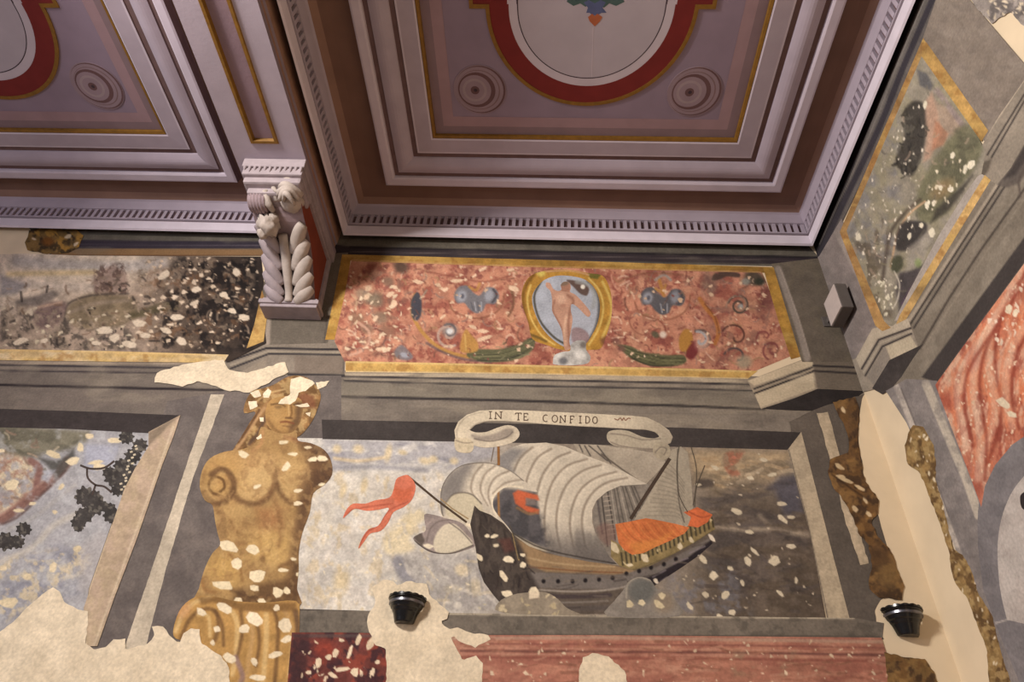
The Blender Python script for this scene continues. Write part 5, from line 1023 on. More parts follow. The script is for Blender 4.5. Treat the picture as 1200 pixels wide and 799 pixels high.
# ================================================================== dado panels under the ship
dl = thing('dado_panel', 'small maroon painted dado panel with chips beside the caryatid', 'painted panel', anchor((400, 790)))
def p_dl(c):
    c.noise(.2, 12, 231); c.mott((146, 66, 52), 14, .52, .1, .8, 232); c.mott((60, 40, 46), 10, .55, .08, .8, 233); c.blob((380, 762), 14, 12, (150, 62, 48), .4, .6, .7); c.line([(345, 745), (452, 745)], 4, (92, 78, 76), 1.5, .7, sm=False); c.poly([(343, 742), (362, 742), (358, 806), (340, 806)], (66, 44, 46), 3, .7)
    c.flakes(26, [(350, 752), (452, 752), (452, 804), (350, 804)], (1.5, 5), (214, 190, 158), 234, (.35, .6), (.4, 2.6)); c.chips([(373, 776, 8, 15, .3), (393, 765, 7, 13, .4), (385, 770, 8, 8, 0), (410, 764, 6, 18, .3), (420, 750, 7, 16, .3), (434, 754, 9, 17, .4), (402, 784, 20, 6, -.1), (416, 788, 10, 12, .2), (390, 791, 14, 6, .5), (362, 788, 8, 5, 0), (437, 787, 6, 11, .2), (442, 776, 7, 6, 0), (400, 750, 8, 5, 0)], (220, 198, 166), 29)
patch('maroon_ground', [(342, 741), (400, 741), (454, 742), (454, 880), (330, 880)], p_dl, (110, 58, 52), sp=1.1, parent=dl)
dr = thing('dado_panel', 'wide terracotta red painted dado along the bottom, under the ship panel', 'painted panel', anchor((800, 790)))
def p_dr(c):
    c.noise(.12, 20, 241, (3, 1)); c.noise(.12, 5, 242); c.mott((186, 132, 108), 12, .54, .1, .6, 243, (3, 1)); c.mott((142, 84, 72), 14, .56, .1, .5, 244, (3, 1))
    c.line([(530, 748), (700, 747), (1040, 752)], 4, (176, 146, 124), 1.6, .7, sm=False)
    for y, w, col in [(757, 2.2, (132, 80, 70)), (762, 1.4, (186, 136, 114)), (765.5, 2.6, (104, 66, 60)), (769, 1.6, (180, 128, 108)), (773, 3, (138, 80, 68))]: c.line([(540, y - 3), (700, y - 2), (860, y - 1), (1040, y + 2)], w, col, 1.2, .75, sm=False)
    c.brush(160, [(530, 748), (1040, 752), (1040, 804), (530, 804)], [(142, 88, 72), (188, 138, 114), (158, 104, 82), (126, 84, 66), (170, 122, 98)], (8, 26), (1.5, 4), 47, .3, .5, (-.15, .15))
    c.mott((150, 134, 104), 18, .6, .08, .6, 245, region=[(860, 766), (930, 764), (930, 790), (860, 790)], rsoft=8)
    c.flakes(60, [(530, 746), (1040, 750), (1040, 804), (530, 804)], (1.5, 4.5), (206, 180, 150), 246, (.4, .8), (0, 3)); c.flakes(60, [(530, 746), (1040, 750), (1040, 804), (530, 804)], (.8, 2), (220, 190, 160), 247)
patch('terracotta_ground', [(520, 744), (700, 744), (1033, 747), (1040, 770), (1060, 880), (520, 880)], p_dr, (170, 112, 92), sp=1.2, parent=dr)

# ---- ochre herm fragments at the corner of the back wall
hb = thing('herm_fragment', 'worn brown painted herm fragment left of the bare corner plaster, above the lamp', 'painted fragment', anchor((1040, 700)))
def p_hb(c):
    c.noise(.2, 10, 251); c.mott((112, 80, 46), 10, .52, .1, .8, 252); c.mott((70, 52, 38), 8, .56, .08, .8, 253); c.mott((158, 118, 66), 12, .62, .1, .6, 254)
    c.chips([(984, 547, 16, 6, .6), (990, 562, 26, 5, .35), (1008, 572, 16, 5, .5), (1002, 596, 12, 6, .9), (1018, 602, 10, 5, .8), (988, 480, 10, 5, 1.0), (1014, 586, 10, 4, 1.0), (985, 558, 12, 4, .2)], (206, 180, 138), 31); c.line([(975, 556), (1000, 574), (1024, 590)], 2, (64, 46, 32), 1.2, .7); c.blob((1042, 672), 14, 16, (140, 108, 62), .3, .7, .7); c.poly([(1020, 640), (1040, 644), (1044, 660), (1024, 664)], (90, 66, 44), 3, .7)
patch('brown_herm', ragged([(976, 471), (992, 467), (1002, 465), (1007, 481), (1005, 513), (1008, 536), (1014, 564), (1030, 586), (1029, 601), (1021, 611), (1028, 628), (1042, 642), (1050, 661), (1060, 687), (1057, 703), (1040, 700), (1030, 700), (1019, 690), (1018, 680), (1022, 661), (1018, 638), (1008, 628), (1001, 610), (992, 592), (975, 568), (970, 552), (973, 538), (983, 534), (994, 530), (994, 512), (986, 492)], 1.0, 4, 5), p_hb, (104, 76, 48), sp=1.0, parent=hb)
hb2 = thing('herm_fragment', 'small ochre painted fragment below the right wall lamp at the bottom edge', 'painted fragment', anchor((1070, 790)))
patch('brown_herm', ragged([(1036, 764), (1060, 770), (1084, 772), (1094, 786), (1130, 880), (1052, 880)], 1.0, 4, 6), p_hb, (128, 98, 58), sp=1.2, parent=hb2)

# ================================================================== PAINTED RIGHT WALL
rarch = thing('painted_architecture', 'grey painted cornice, stepped entablature and arch on the right wall', 'wall painting', anchor((1130, 330), 'R'))
def p_rup(c):
    c.noise(.12, 12, 261); 
    c.poly([(1066, -8), (1083, -8), (1014, 160), (962, 300), (940, 300)], (40, 36, 38), .8); c.line([(1096, -8), (1058, 80), (1030, 150), (985, 245), (960, 300)], 7.0, (58, 54, 60), .8); c.line([(1086, -8), (1050, 80), (1018, 160), (960, 286)], 1.5, (134, 126, 118), .8, .7)  # near-black strip: shadow of the gap under the cornice, painted in
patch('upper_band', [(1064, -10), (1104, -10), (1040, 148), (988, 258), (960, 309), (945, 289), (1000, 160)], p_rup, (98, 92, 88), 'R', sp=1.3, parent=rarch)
def p_rgrey(c): streaks(c, 263, .08); c.mott((150, 138, 126), 14, .56, .12, .45, 264); c.mott((112, 102, 94), 10, .6, .1, .35, 265)
patch('grey_ground', [(1100, -10), (1128, -10), (1210, 86), (1210, 120), (1158, 170), (1120, 130), (1081, 46)], p_rgrey, (132, 120, 108), 'R', sp=1.8, parent=rarch)
def p_rcor(c): streaks(c, 267, .08); c.line([(981, 272), (1010, 330), (1034, 388)], 8, (164, 152, 142), 1.5, .8); c.mott((112, 104, 100), 10, .56, .12, .4, 268)
patch('corner_block', [(940, 312), (960, 300), (986, 256), (994, 275), (1036, 384), (1024, 392), (1004, 428), (985, 420)], p_rcor, (136, 125, 120), 'R', sp=1.4, parent=rarch)
def p_rent(c):
    streaks(c, 271, .08); c.mott((150, 140, 124), 12, .56, .12, .4, 272, (3, 1), -.95)
    c.line([(1036, 394), (1066, 374), (1160, 230), (1215, 142), (1295, 14)], 4, (172, 158, 138), 1.0, .8, sm=False)
    for off, w, col in [((0, 0), 2.0, (56, 50, 48)), ((5, 3), 2.2, (62, 56, 54))]: c.line([(1066 + off[0], 381 + off[1]), (1110 + off[0], 312 + off[1]), (1172 + off[0], 216 + off[1])], w, col, .7, sm=False)
    c.line([(1078, 408), (1112, 350), (1150, 292), (1193, 232), (1290, 92)], 2.6, (70, 62, 56), .9, .9, sm=False); c.line([(1082, 408), (1150, 304), (1210, 220)], 1.5, (156, 144, 126), .9, .5, sm=False)
    c.poly([(1168, 216), (1185, 196), (1210, 152), (1210, 190), (1195, 214), (1180, 220)], (92, 84, 78), 2, .9); c.poly([(1176, 210), (1186, 196), (1210, 155), (1210, 175), (1190, 205)], (64, 58, 56), 2.5, .85)
    c.line([(1196, 230), (1194, 212), (1202, 196)], 2.5, (84, 74, 68), 1.2, .8)
    c.poly([(1080, 442), (1098, 448), (1215, 288), (1300, 172), (1300, 132), (1215, 258)], (66, 60, 58), .9)
patch('entablature', [(1044, 374), (1062, 366), (1150, 215), (1160, 205), (1210, 130), (1290, 2), (1290, 186), (1214, 290), (1097, 449), (1060, 452), (1040, 456), (1056, 430)], p_rent, (126, 116, 102), 'R', sp=1.3, parent=rarch)
def p_rtop(c):
    streaks(c, 273, .08); c.line([(1156, 158), (1210, 78)], 2.4, (190, 174, 152), .8, .9, sm=False)
    for o in (9, 14): c.line([(1148 + o, 176 + o * .6), (1210, 82 + o * 1.4)], 1.8, (60, 54, 52), .7, sm=False)
    c.poly([(1140, 205), (1152, 190), (1162, 186), (1158, 200), (1148, 214)], (84, 76, 66), 2, .8); c.chips([(1140, 190, 10, 18, .5), (1148, 182, 6, 9, .4), (1129, 200, 8, 16, .2)], (214, 202, 172), 33)
patch('broken_entablature', [(1155, 162), (1172, 134), (1214, 74), (1270, -8), (1290, 2), (1214, 140), (1185, 196), (1168, 216), (1152, 206), (1136, 208), (1144, 186)], p_rtop, (142, 131, 116), 'R', sp=1.2, parent=rarch)
def p_rres(c):
    streaks(c, 275, .07); c.poly([(1022, 385), (1064, 373), (1067, 383), (1028, 397), (1008, 432), (1003, 420)], (184, 170, 148), .8); c.line([(1010, 432), (1030, 398), (1068, 384)], 2, (56, 50, 50), .7, sm=False); c.line([(1014, 440), (1034, 406), (1068, 391)], 2, (56, 50, 50), .7, sm=False); c.line([(1012, 436), (1032, 402), (1068, 387.5)], 2, (170, 158, 138), .7, sm=False)
    c.poly([(1038, 406), (1067, 393), (1075, 407), (1044, 421)], (186, 172, 146), .8); c.poly([(1016, 441), (1037, 406), (1043, 420), (1024, 452)], (140, 130, 118), .9)
patch('projecting_block', [(1003, 420), (1022, 385), (1064, 373), (1076, 406), (1044, 422), (1024, 456), (1000, 462), (990, 424)], p_rres, (150, 138, 122), 'R', sp=1.1, parent=rarch)
patch('black_underside', [(1022, 455), (1042, 422), (1082, 403), (1070, 420), (1056, 442), (1044, 456), (1034, 462)], p_shade, (66, 60, 58), 'R', sp=1.3, parent=rarch)
def p_rframe(c):
    streaks(c, 277, .09); c.line([(1050, 452), (1066, 490), (1078, 520), (1110, 610), (1128, 662)], 7, (196, 184, 170), 1.2, .9, sm=False); c.line([(1085, 449), (1106, 500), (1131, 558), (1147, 604)], 10, (190, 178, 160), 1.0, .95, sm=False); c.mott((112, 106, 104), 12, .54, .12, .5, 278); c.line([(1056, 455), (1078, 510), (1112, 605)], 1.4, (90, 82, 80), .8, .7, sm=False)
patch('grey_frame', [(1038, 458), (1062, 444), (1098, 446), (1120, 500), (1148, 575), (1152, 640), (1168, 720), (1204, 806), (1236, 880), (1210, 880), (1180, 806), (1160, 740), (1140, 690), (1118, 640), (1085, 545), (1062, 495)], p_rframe, (136, 128, 124), 'R', sp=1.4, parent=rarch)
def p_arch(c): streaks(c, 279, .08); c.mott((106, 102, 104), 16, .54, .14, .5, 280); c.line([(1148, 735), (1180, 726), (1205, 716)], 2.0, (196, 186, 176), .9, .7)
ar = patch('arch_band', smooth([(1146, 640), (1146, 600), (1152, 570), (1166, 544), (1186, 520), (1215, 500), (1290, 478)], 4, False).tolist() + [(1290, 900), (1230, 880), (1200, 812), (1170, 740), (1152, 690)], p_arch, (126, 121, 122), 'R', sp=1.6, parent=rarch)
def p_ina(c): c.noise(.08, 14, 281); c.mott((196, 188, 180), 12, .56, .12, .5, 282)
patch('arch_inner_field', smooth([(1180, 726), (1172, 690), (1169, 645), (1173, 610), (1184, 580), (1200, 558), (1218, 544), (1290, 516)], 4, False).tolist() + [(1290, 760), (1218, 735)], p_ina, (178, 168, 160), 'R', sp=1.6, parent=rarch)
patch('dark_spot', smooth([(1196, 580), (1206, 576), (1212, 590), (1204, 598), (1197, 594)]), None, (50, 44, 44), 'R', sp=1.0, parent=rarch)
# --- red marbled panel
rp = thing('marbled_panel', 'red marbled painted panel on the right wall above the grey arch', 'painted panel', anchor((1150, 500), 'R'))
def p_marb(c):
    c.noise(.12, 14, 291, (1, 2), .1)
    for k, pts in enumerate([[(1200, 310), (1168, 360), (1158, 420), (1166, 480), (1150, 540)], [(1185, 340), (1150, 400), (1140, 450), (1148, 510), (1146, 560)], [(1215, 360), (1185, 410), (1178, 460), (1186, 500)], [(1160, 380), (1128, 430), (1122, 470), (1132, 520)], [(1215, 430), (1200, 450), (1196, 490)], [(1130, 420), (1112, 450), (1116, 490), (1132, 520)]]):
        c.line(pts, 15, (210, 164, 136) if k % 2 else (206, 122, 86), 5, .85); c.line([(x + 8, y + 2) for x, y in pts], 5, (150, 72, 54), 3, .7); c.line([(x - 7, y) for x, y in pts], 4, (206, 160, 130), 2.5, .6)
    c.line([(1100, 455), (1116, 482), (1126, 478), (1128, 440), (1146, 396)], 3, (206, 108, 68), 2, .8)
    c.brush(120, [(1092, 450), (1214, 300), (1214, 500), (1150, 570), (1142, 595)], [(214, 170, 142), (150, 76, 60), (208, 122, 84), (222, 184, 156), (176, 100, 76)], (10, 26), (1.5, 4), 44, .8, .55, (1.2, 2.1)); c.mott((214, 172, 144), 9, .58, .08, .6, 292, (1, 2.2)); c.mott((140, 58, 46), 8, .6, .08, .6, 293, (1, 2)); c.mott((216, 120, 78), 10, .6, .08, .5, 294, (1, 2.5))
    c.blob((1140, 420), 7, 16, (136, 54, 48), .2, .5, .6); c.blob((1110, 470), 8, 12, (150, 70, 56), -.3, .5, .6); c.blob((1144, 560), 7, 22, (146, 70, 58), -.1, .5, .6)
    for k, pts in enumerate([[(1200, 310), (1168, 360), (1158, 420), (1166, 480), (1150, 540)], [(1185, 340), (1150, 400), (1140, 450), (1148, 510), (1146, 560)], [(1215, 360), (1185, 410), (1178, 460), (1186, 500)], [(1160, 380), (1128, 430), (1122, 470), (1132, 520)]]):
        c.line(pts, 9, (220, 178, 150), 4, .5); c.line([(x + 8, y + 2) for x, y in pts], 3.5, (142, 66, 50), 2, .65); c.line([(x - 6, y) for x, y in pts], 3, (212, 118, 80), 2, .6)
    reg = [(1092, 450), (1214, 300), (1214, 500), (1150, 570), (1142, 595)]
    c.flakes(90, reg, (1.2, 4), (226, 192, 160), 295, (.35, .7), (1.0, 2.2)); c.flakes(60, reg, (.8, 2), (232, 204, 176), 296); c.flakes(14, [(1160, 340), (1200, 330), (1200, 400), (1160, 400)], (2.5, 6), (220, 196, 172), 297, (.4, .7), (1, 2)); c.chips([(1176, 472, 22, 10, .6), (1186, 486, 14, 8, .3), (1182, 362, 9, 14, .2), (1190, 366, 7, 12, .2)], (222, 204, 174), 35)
patch('marbling', [(1096, 451), (1130, 404), (1214, 290), (1290, 188), (1290, 470), (1214, 502), (1186, 521), (1166, 545), (1154, 570), (1150, 594), (1136, 556)], p_marb, (184, 110, 84), 'R', sp=1.1, parent=rp)
# --- landscape with gold border
rl = thing('landscape_fresco', 'gold bordered landscape fresco with dark tree high on the right wall', 'painted panel', anchor((1050, 300), 'R'))
def p_rl(c):
    P = c.P; c.noise(.08, 12, 301)
    c.mott((118, 118, 126), 12, .5, .12, .5, 302, region=[(990, 272), (1040, 160), (1060, 130), (1050, 300), (1010, 320)], rsoft=8); c.mott((150, 142, 112), 14, .54, .12, .6, 303, (1, 2), -.3)
    c.poly([(1060, 130), (1072, 118), (1084, 124), (1086, 150), (1082, 175), (1070, 205), (1056, 200), (1050, 185), (1060, 160)], (62, 58, 54), 3, .9, True); c.poly([(1075, 82), (1086, 86), (1094, 100), (1090, 106), (1078, 100)], (92, 92, 96), 2, .8)
    c.poly([(1084, 120), (1092, 108), (1100, 130), (1104, 155), (1090, 185), (1082, 190), (1086, 160)], (186, 148, 124), 3, .85); c.poly([(1096, 140), (1112, 156), (1106, 170), (1092, 176)], (176, 118, 88), 2.5, .7); c.poly([(1096, 118), (1112, 128), (1136, 158), (1116, 162), (1104, 146)], (166, 142, 122), 3, .8); c.line([(1098, 106), (1140, 162)], 7, (150, 132, 132), 2.5, .7, sm=False)
    c.poly([(1130, 146), (1152, 168), (1140, 200), (1122, 222), (1108, 250), (1084, 262), (1072, 246), (1080, 214), (1100, 180)], (112, 110, 84), 4, .9, True); c.mott((92, 90, 72), 10, .54, .1, .7, 304, region=[(1120, 150), (1150, 165), (1110, 250), (1078, 250)], rsoft=5); c.blob((1104, 222), 16, 9, (150, 122, 84), -.7, .6, .6); c.poly([(1130, 215), (1140, 205), (1128, 226), (1112, 246), (1090, 262), (1098, 244)], (66, 62, 56), 3, .85)
    c.line([(1084, 236), (1066, 250), (1054, 268), (1048, 290), (1044, 312)], 2.4, (196, 160, 124), .9, .9); c.line([(1078, 234), (1060, 250), (1044, 272), (1038, 300), (1034, 330)], 4, (78, 66, 58), 2.2, .7)
    c.poly([(1056, 262), (1082, 260), (1086, 270), (1072, 290), (1050, 292)], (58, 54, 54), 2.5, .9, True); c.poly([(1046, 302), (1056, 300), (1058, 312), (1050, 320), (1044, 314)], (74, 76, 58), 2, .9, True); c.poly([(1054, 320), (1070, 316), (1082, 310), (1062, 350), (1054, 364), (1050, 340)], (66, 60, 64), 3, .85); c.poly([(1064, 290), (1086, 272), (1096, 276), (1080, 310), (1062, 318)], (158, 150, 138), 3, .7); c.line([(1048, 318), (1054, 332), (1052, 350), (1046, 362)], 1.8, (214, 204, 184), .9, .8); c.line([(1084, 312), (1058, 356)], 4, (90, 66, 92), 2, .6, sm=False); c.blob((1076, 308), 4, 5, (120, 140, 78), 0, .6, .7)
    c.mott((88, 76, 62), 8, .54, .08, .6, 305, (1, 2), region=[(1000, 280), (1040, 250), (1046, 372), (1030, 372)], rsoft=5); c.noise(.12, 5, 306)
    c.brush(70, [(1056, 128), (1074, 116), (1088, 126), (1084, 180), (1066, 210), (1050, 190)], [(48, 46, 44), (78, 74, 66), (62, 58, 50), (96, 92, 82)], (4, 10), (1.2, 3), 45, 1.4, .7, (1, 2.2)); c.brush(140, [(1080, 70), (1147, 162), (1150, 200), (1090, 290), (1040, 378), (990, 272)], [(168, 156, 134), (112, 106, 92), (140, 132, 104), (92, 86, 78), (176, 152, 130)], (5, 13), (1.2, 3), 46, 1.2, .5, (1, 2.4))
    c.flakes(110, [(992, 272), (1062, 128), (1085, 120), (1076, 260), (1046, 372), (1034, 370)], (1.0, 3.6), (224, 212, 190), 307, (.35, .6), (1.3, 2.1)); c.flakes(16, [(1030, 330), (1050, 330), (1048, 374), (1036, 374)], (2, 4.5), (222, 214, 186), 308, (.4, .7), (1.3, 2)); c.flakes(14, [(1084, 210), (1140, 160), (1120, 240), (1090, 260)], (1.5, 4), (222, 208, 178), 309, (.4, .7), (1.2, 2))
    c.chips([(1086, 241, 5, 10, -.2), (1088, 238, 5, 9, .3), (1094, 238, 5, 9, .2), (1092, 272, 8, 12, .1), (1066, 277, 5, 9, .1), (1080, 264, 6, 8, 0), (1114, 222, 8, 8, 0), (1102, 220, 6, 8, 0), (1006, 278, 7, 11, .2), (1084, 123, 5, 12, .1), (1116, 182, 6, 9, .2), (1131, 198, 6, 14, .2), (1138, 193, 9, 14, .3)], (226, 216, 190), 37)
patch('landscape_field', [(1080, 62), (1147, 162), (1155, 178), (1150, 205), (1060, 370), (1046, 382), (1036, 380), (1003, 302), (988, 272)], p_rl, (146, 138, 122), 'R', sp=1.1, parent=rl)
patch('pale_margin', [(1151, 204), (1146, 206), (1130, 228), (1100, 276), (1066, 340), (1048, 376), (1058, 374), (1110, 292), (1160, 210)], lambda c: c.noise(.08, 8, 311), (168, 158, 148), 'R', sp=1.1, parent=rl)
patch('gold_border', [(1082, 44), (1086, 52), (1040, 158), (992, 270), (996, 282), (1036, 376), (1044, 384), (1034, 388), (1026, 382), (984, 272), (1032, 160)], p_gold, (164, 126, 76), 'R', sp=1.0, parent=rl)
patch('gold_border', [(1081, 46), (1086, 50), (1158, 153), (1150, 166), (1080, 66)], p_gold, (178, 140, 78), 'R', sp=1.0, parent=rl)
patch('gold_border', [(1154, 205), (1161, 211), (1110, 294), (1062, 374), (1050, 380), (1054, 370), (1102, 290)], p_gold, (186, 150, 92), 'R', sp=1.0, parent=rl)
# --- fragment high at the right edge
tf = thing('painted_fragment', 'mottled grey fresco fragment at the top right corner edge', 'painted fragment', anchor((1180, 15), 'R'))
def p_tf(c): c.noise(.2, 8, 321); c.mott((92, 86, 84), 7, .54, .08, .7, 322); c.flakes(20, [(1140, -5), (1210, -5), (1205, 30), (1165, 26)], (2, 5), (206, 190, 164), 323)
patch('grey_fresco', ragged([(1120, -22), (1250, -20), (1236, 40), (1214, 34), (1196, 28), (1184, 14), (1172, 20), (1162, 28), (1152, 18)], 1, 4, 7), p_tf, (150, 140, 132), 'R', sp=1.2, parent=tf)
# --- ochre herm fragments on the right wall
hr = thing('herm_fragment', 'narrow ochre painted herm fragment down the right wall beside the bare plaster', 'painted fragment', anchor((1150, 740), 'R'))
def p_hr(c):
    c.noise(.2, 8, 331); c.mott((92, 68, 42), 7, .54, .08, .8, 332, (1, 2)); c.mott((176, 148, 96), 6, .58, .07, .7, 333); c.flakes(55, [(1060, 500), (1096, 505), (1120, 640), (1150, 690), (1190, 806), (1160, 806), (1112, 660)], (1.2, 4), (224, 206, 172), 334, (.35, .6), (1, 2))
    c.line([(1060, 540), (1064, 514), (1072, 500), (1086, 504)], 3, (112, 84, 50), 1.2, .7); c.line([(1112, 650), (1126, 660), (1140, 690), (1150, 740)], 3, (104, 78, 48), 1.4, .6)
patch('ochre_herm', ragged([(1060, 522), (1064, 508), (1070, 498), (1082, 500), (1094, 521), (1097, 545), (1096, 562), (1104, 586), (1110, 612), (1117, 643), (1128, 650), (1138, 668), (1146, 694), (1162, 720), (1172, 760), (1210, 880), (1172, 880), (1160, 806), (1156, 760), (1144, 728), (1134, 702), (1120, 684), (1114, 664), (1112, 646), (1104, 622), (1096, 600), (1090, 584), (1084, 568), (1076, 552), (1064, 544)], .8, 4, 8), p_hr, (146, 116, 70), 'R', sp=1.0, parent=hr)

# ================================================================== bare plaster repairs lying over the painting
def p_pl(c): c.noise(.05, 20, 341); c.noise(.04, 5, 342); c.mott((206, 188, 158), 26, .56, .14, .5, 343)
PLC = (216, 199, 170)
def repair(label, poly, seed, amp=1.2):
    t = thing('plaster_patch', label, 'plaster patch', anchor(tuple(np.mean(np.array(poly), 0))))
    patch('plaster_skin', ragged(poly, amp, 5, seed), p_pl, PLC, sp=1.5, parent=t)
repair('cream plaster repair above the caryatid\'s head, below the corbel', [(181, 448), (184, 437), (214, 427), (262, 421), (268, 433), (290, 437), (334, 424), (338, 436), (292, 460), (264, 457), (232, 446), (214, 453)], 41)
repair('large cream plaster patch with ragged edge across the lower left corner', [(-30, 770), (0, 740), (9, 733), (23, 721), (37, 707), (54, 693), (62, 688), (70, 693), (75, 705), (91, 714), (103, 716), (102, 742), (100, 754), (110, 761), (124, 758), (133, 749), (147, 748), (147, 761), (173, 754), (181, 744), (178, 734), (191, 734), (198, 744), (210, 755), (215, 742), (224, 736), (234, 737), (236, 754), (247, 761), (259, 768), (268, 782), (276, 880), (-60, 880)], 42, .9)
repair('cream plaster patch running down behind the left wall lamp', [(437, 687), (449, 679), (461, 681), (466, 686), (476, 681), (500, 684), (503, 696), (515, 708), (526, 717), (524, 725), (516, 728), (527, 737), (536, 735), (551, 741), (572, 744), (575, 749), (557, 759), (542, 753), (528, 744), (536, 762), (542, 774), (558, 768), (566, 777), (560, 880), (453, 880), (452, 760), (440, 756), (431, 735), (431, 722), (440, 705)], 43)
repair('small cream plaster patch in the terracotta dado', [(672, 850), (680, 780), (683, 770), (694, 765), (713, 769), (732, 786), (744, 850)], 44)

# ================================================================== CORBEL under the beam
corbel = thing('corbel', 'carved lavender stucco corbel with masks and leaf folds carrying the ceiling beam', 'corbel', (-2.12, 0.0, 5.15))
STU = mat('lavender_stucco', (154, 142, 146), 0.8, 0.10, 14, bump=0.3, bscale=30)
STL = mat('pale_worn_stucco', (170, 158, 150), 0.8, 0.12, 14, bump=0.35, bscale=30)
STD = mat('mauve_stucco', (142, 124, 128), 0.8, 0.10, 14, bump=0.25, bscale=30)
def xc(z): return -2.19 + (5.9 - z) * 0.10
def skewed(bm):
    for v in bm.verts: v.co.x += xc(v.co.z)
    return bm
def front(s):
    """front line of the bracket: (y, z), s = 0 top to 1 bottom"""
    K = [(-0.93, 5.77), (-0.86, 5.66), (-0.70, 5.57), (-0.52, 5.55), (-0.38, 5.47), (-0.26, 5.36), (-0.17, 5.27), (-0.13, 5.20)]
    t = s * (len(K) - 1); i = min(int(t), len(K) - 2); f = t - i
    a, b, c, d = K[max(i - 1, 0)], K[i], K[i + 1], K[min(i + 2, len(K) - 1)]
    return tuple(0.5 * ((2 * b[k]) + (-a[k] + c[k]) * f + (2 * a[k] - 5 * b[k] + 4 * c[k] - d[k]) * f * f + (-a[k] + 3 * b[k] - 3 * c[k] + d[k]) * f ** 3) for k in (0, 1))
def tube(bm, pts, radii, seg=10, mi=0, squash=1.0):
    pts = [Vector(p) for p in pts]; rings = []
    for i, p in enumerate(pts):
        t = (pts[min(i + 1, len(pts) - 1)] - pts[max(i - 1, 0)]).normalized()
        a = t.cross(Vector((0, 0, 1)) if abs(t.z) < 0.9 else Vector((1, 0, 0))).normalized(); b = t.cross(a)
        rings.append([bm.verts.new(p + a * radii[i] * math.cos(2 * math.pi * k / seg) + b * radii[i] * squash * math.sin(2 * math.pi * k / seg)) for k in range(seg)])
    for r0, r1 in zip(rings, rings[1:]):
        for k in range(seg): bm.faces.new((r0[k], r0[(k + 1) % seg], r1[(k + 1) % seg], r1[k])).material_index = mi
    bm.faces.new(rings[0][::-1]).material_index = mi; bm.faces.new(rings[-1]).material_index = mi
def lump(bm, c, r, seed, amp=0.25, freq=3.0):
    res = bmesh.ops.create_icosphere(bm, subdivisions=3, radius=1.0)
    rs = np.random.RandomState(seed); ph = rs.uniform(0, 6, 6)
    for v in res['verts']:
        n = v.co.normalized(); k = 1 + amp * (math.sin(freq * 2 * n.x + ph[0]) * math.sin(freq * 2.3 * n.z + ph[1]) * 0.6 + math.sin(freq * 4 * n.z + ph[2]) * math.sin(freq * 3 * n.x + ph[3]) * 0.4)
        v.co = Vector((c[0] + n.x * r[0] * k, c[1] + n.y * r[1] * k, c[2] + n.z * r[2] * k))
# body
bm = bmesh.new(); N = 28; hw = 0.20; L = []; R = []
prof = [front(i / N) for i in range(N + 1)] + [(-0.002, 5.20), (-0.002, 5.80), (-0.93, 5.80)]
for (y, z) in prof: L.append(bm.verts.new((-hw, y, z))); R.append(bm.verts.new((hw, y, z)))
n = len(prof)
bm.faces.new(L).material_index = 1; bm.faces.new(R[::-1]).material_index = 1
for i in range(n): bm.faces.new((L[i], L[(i + 1) % n], R[(i + 1) % n], R[i])).material_index = 0
o = from_bm('bracket_body', skewed(bm), [STD, REDB]); under(corbel, o)
# abacus with a row of small hanging leaves
bm = bmesh.new(); bm_box(bm, (-0.245, -1.0, 5.80), (0.245, -0.002, 5.898), 0, 0.008); bm_box(bm, (-0.225, -0.96, 5.765), (0.225, -0.002, 5.80), 0, 0.006)
o = from_bm('abacus', skewed(bm), [STU]); under(corbel, o)
bm = bmesh.new()
for k in range(12):
    x = -0.22 + k * 0.04; ln = 0.035 + 0.02 * (k % 2)
    tube(bm, [(x, -0.988, 5.80), (x, -0.988, 5.80 - ln * .6), (x, -0.985, 5.80 - ln)], [0.014, 0.011, 0.003], 8)
o = from_bm('leaf_row', skewed(bm), [STU]); under(corbel, o)
# face of the bracket: panel behind the rolls
bm = bmesh.new()
bm_box(bm, (-0.235, -0.985, 5.72), (0.235, -0.70, 5.80), 0, 0.012); bm_box(bm, (-0.225, -0.955, 5.66), (0.225, -0.70, 5.73), 0, 0.02); bm_box(bm, (-0.20, -0.90, 5.60), (0.20, -0.70, 5.67), 0, 0.02)
o = from_bm('face_block', skewed(bm), [STU], smooth=False); under(corbel, o)
# grooved roll at the left
bm = bmesh.new(); seg = 40
xs_ = np.linspace(-0.205, -0.055, 19)
rings = []
for i, x in enumerate(xs_):
    r = 0.088 + (0.006 if i % 3 else -0.008) - 0.03 * (abs(i - 9) / 9) ** 4
    rings.append([bm.verts.new((x, -0.80 + r * math.cos(2 * math.pi * k / seg), 5.615 + r * math.sin(2 * math.pi * k / seg))) for k in range(seg)])
for r0, r1 in zip(rings, rings[1:]):
    for k in range(seg): bm.faces.new((r0[k], r0[(k + 1) % seg], r1[(k + 1) % seg], r1[k]))
bm.faces.new(rings[0]); bm.faces.new(rings[-1])
o = from_bm('grooved_roll', skewed(bm), [STD], smooth=True); under(corbel, o)
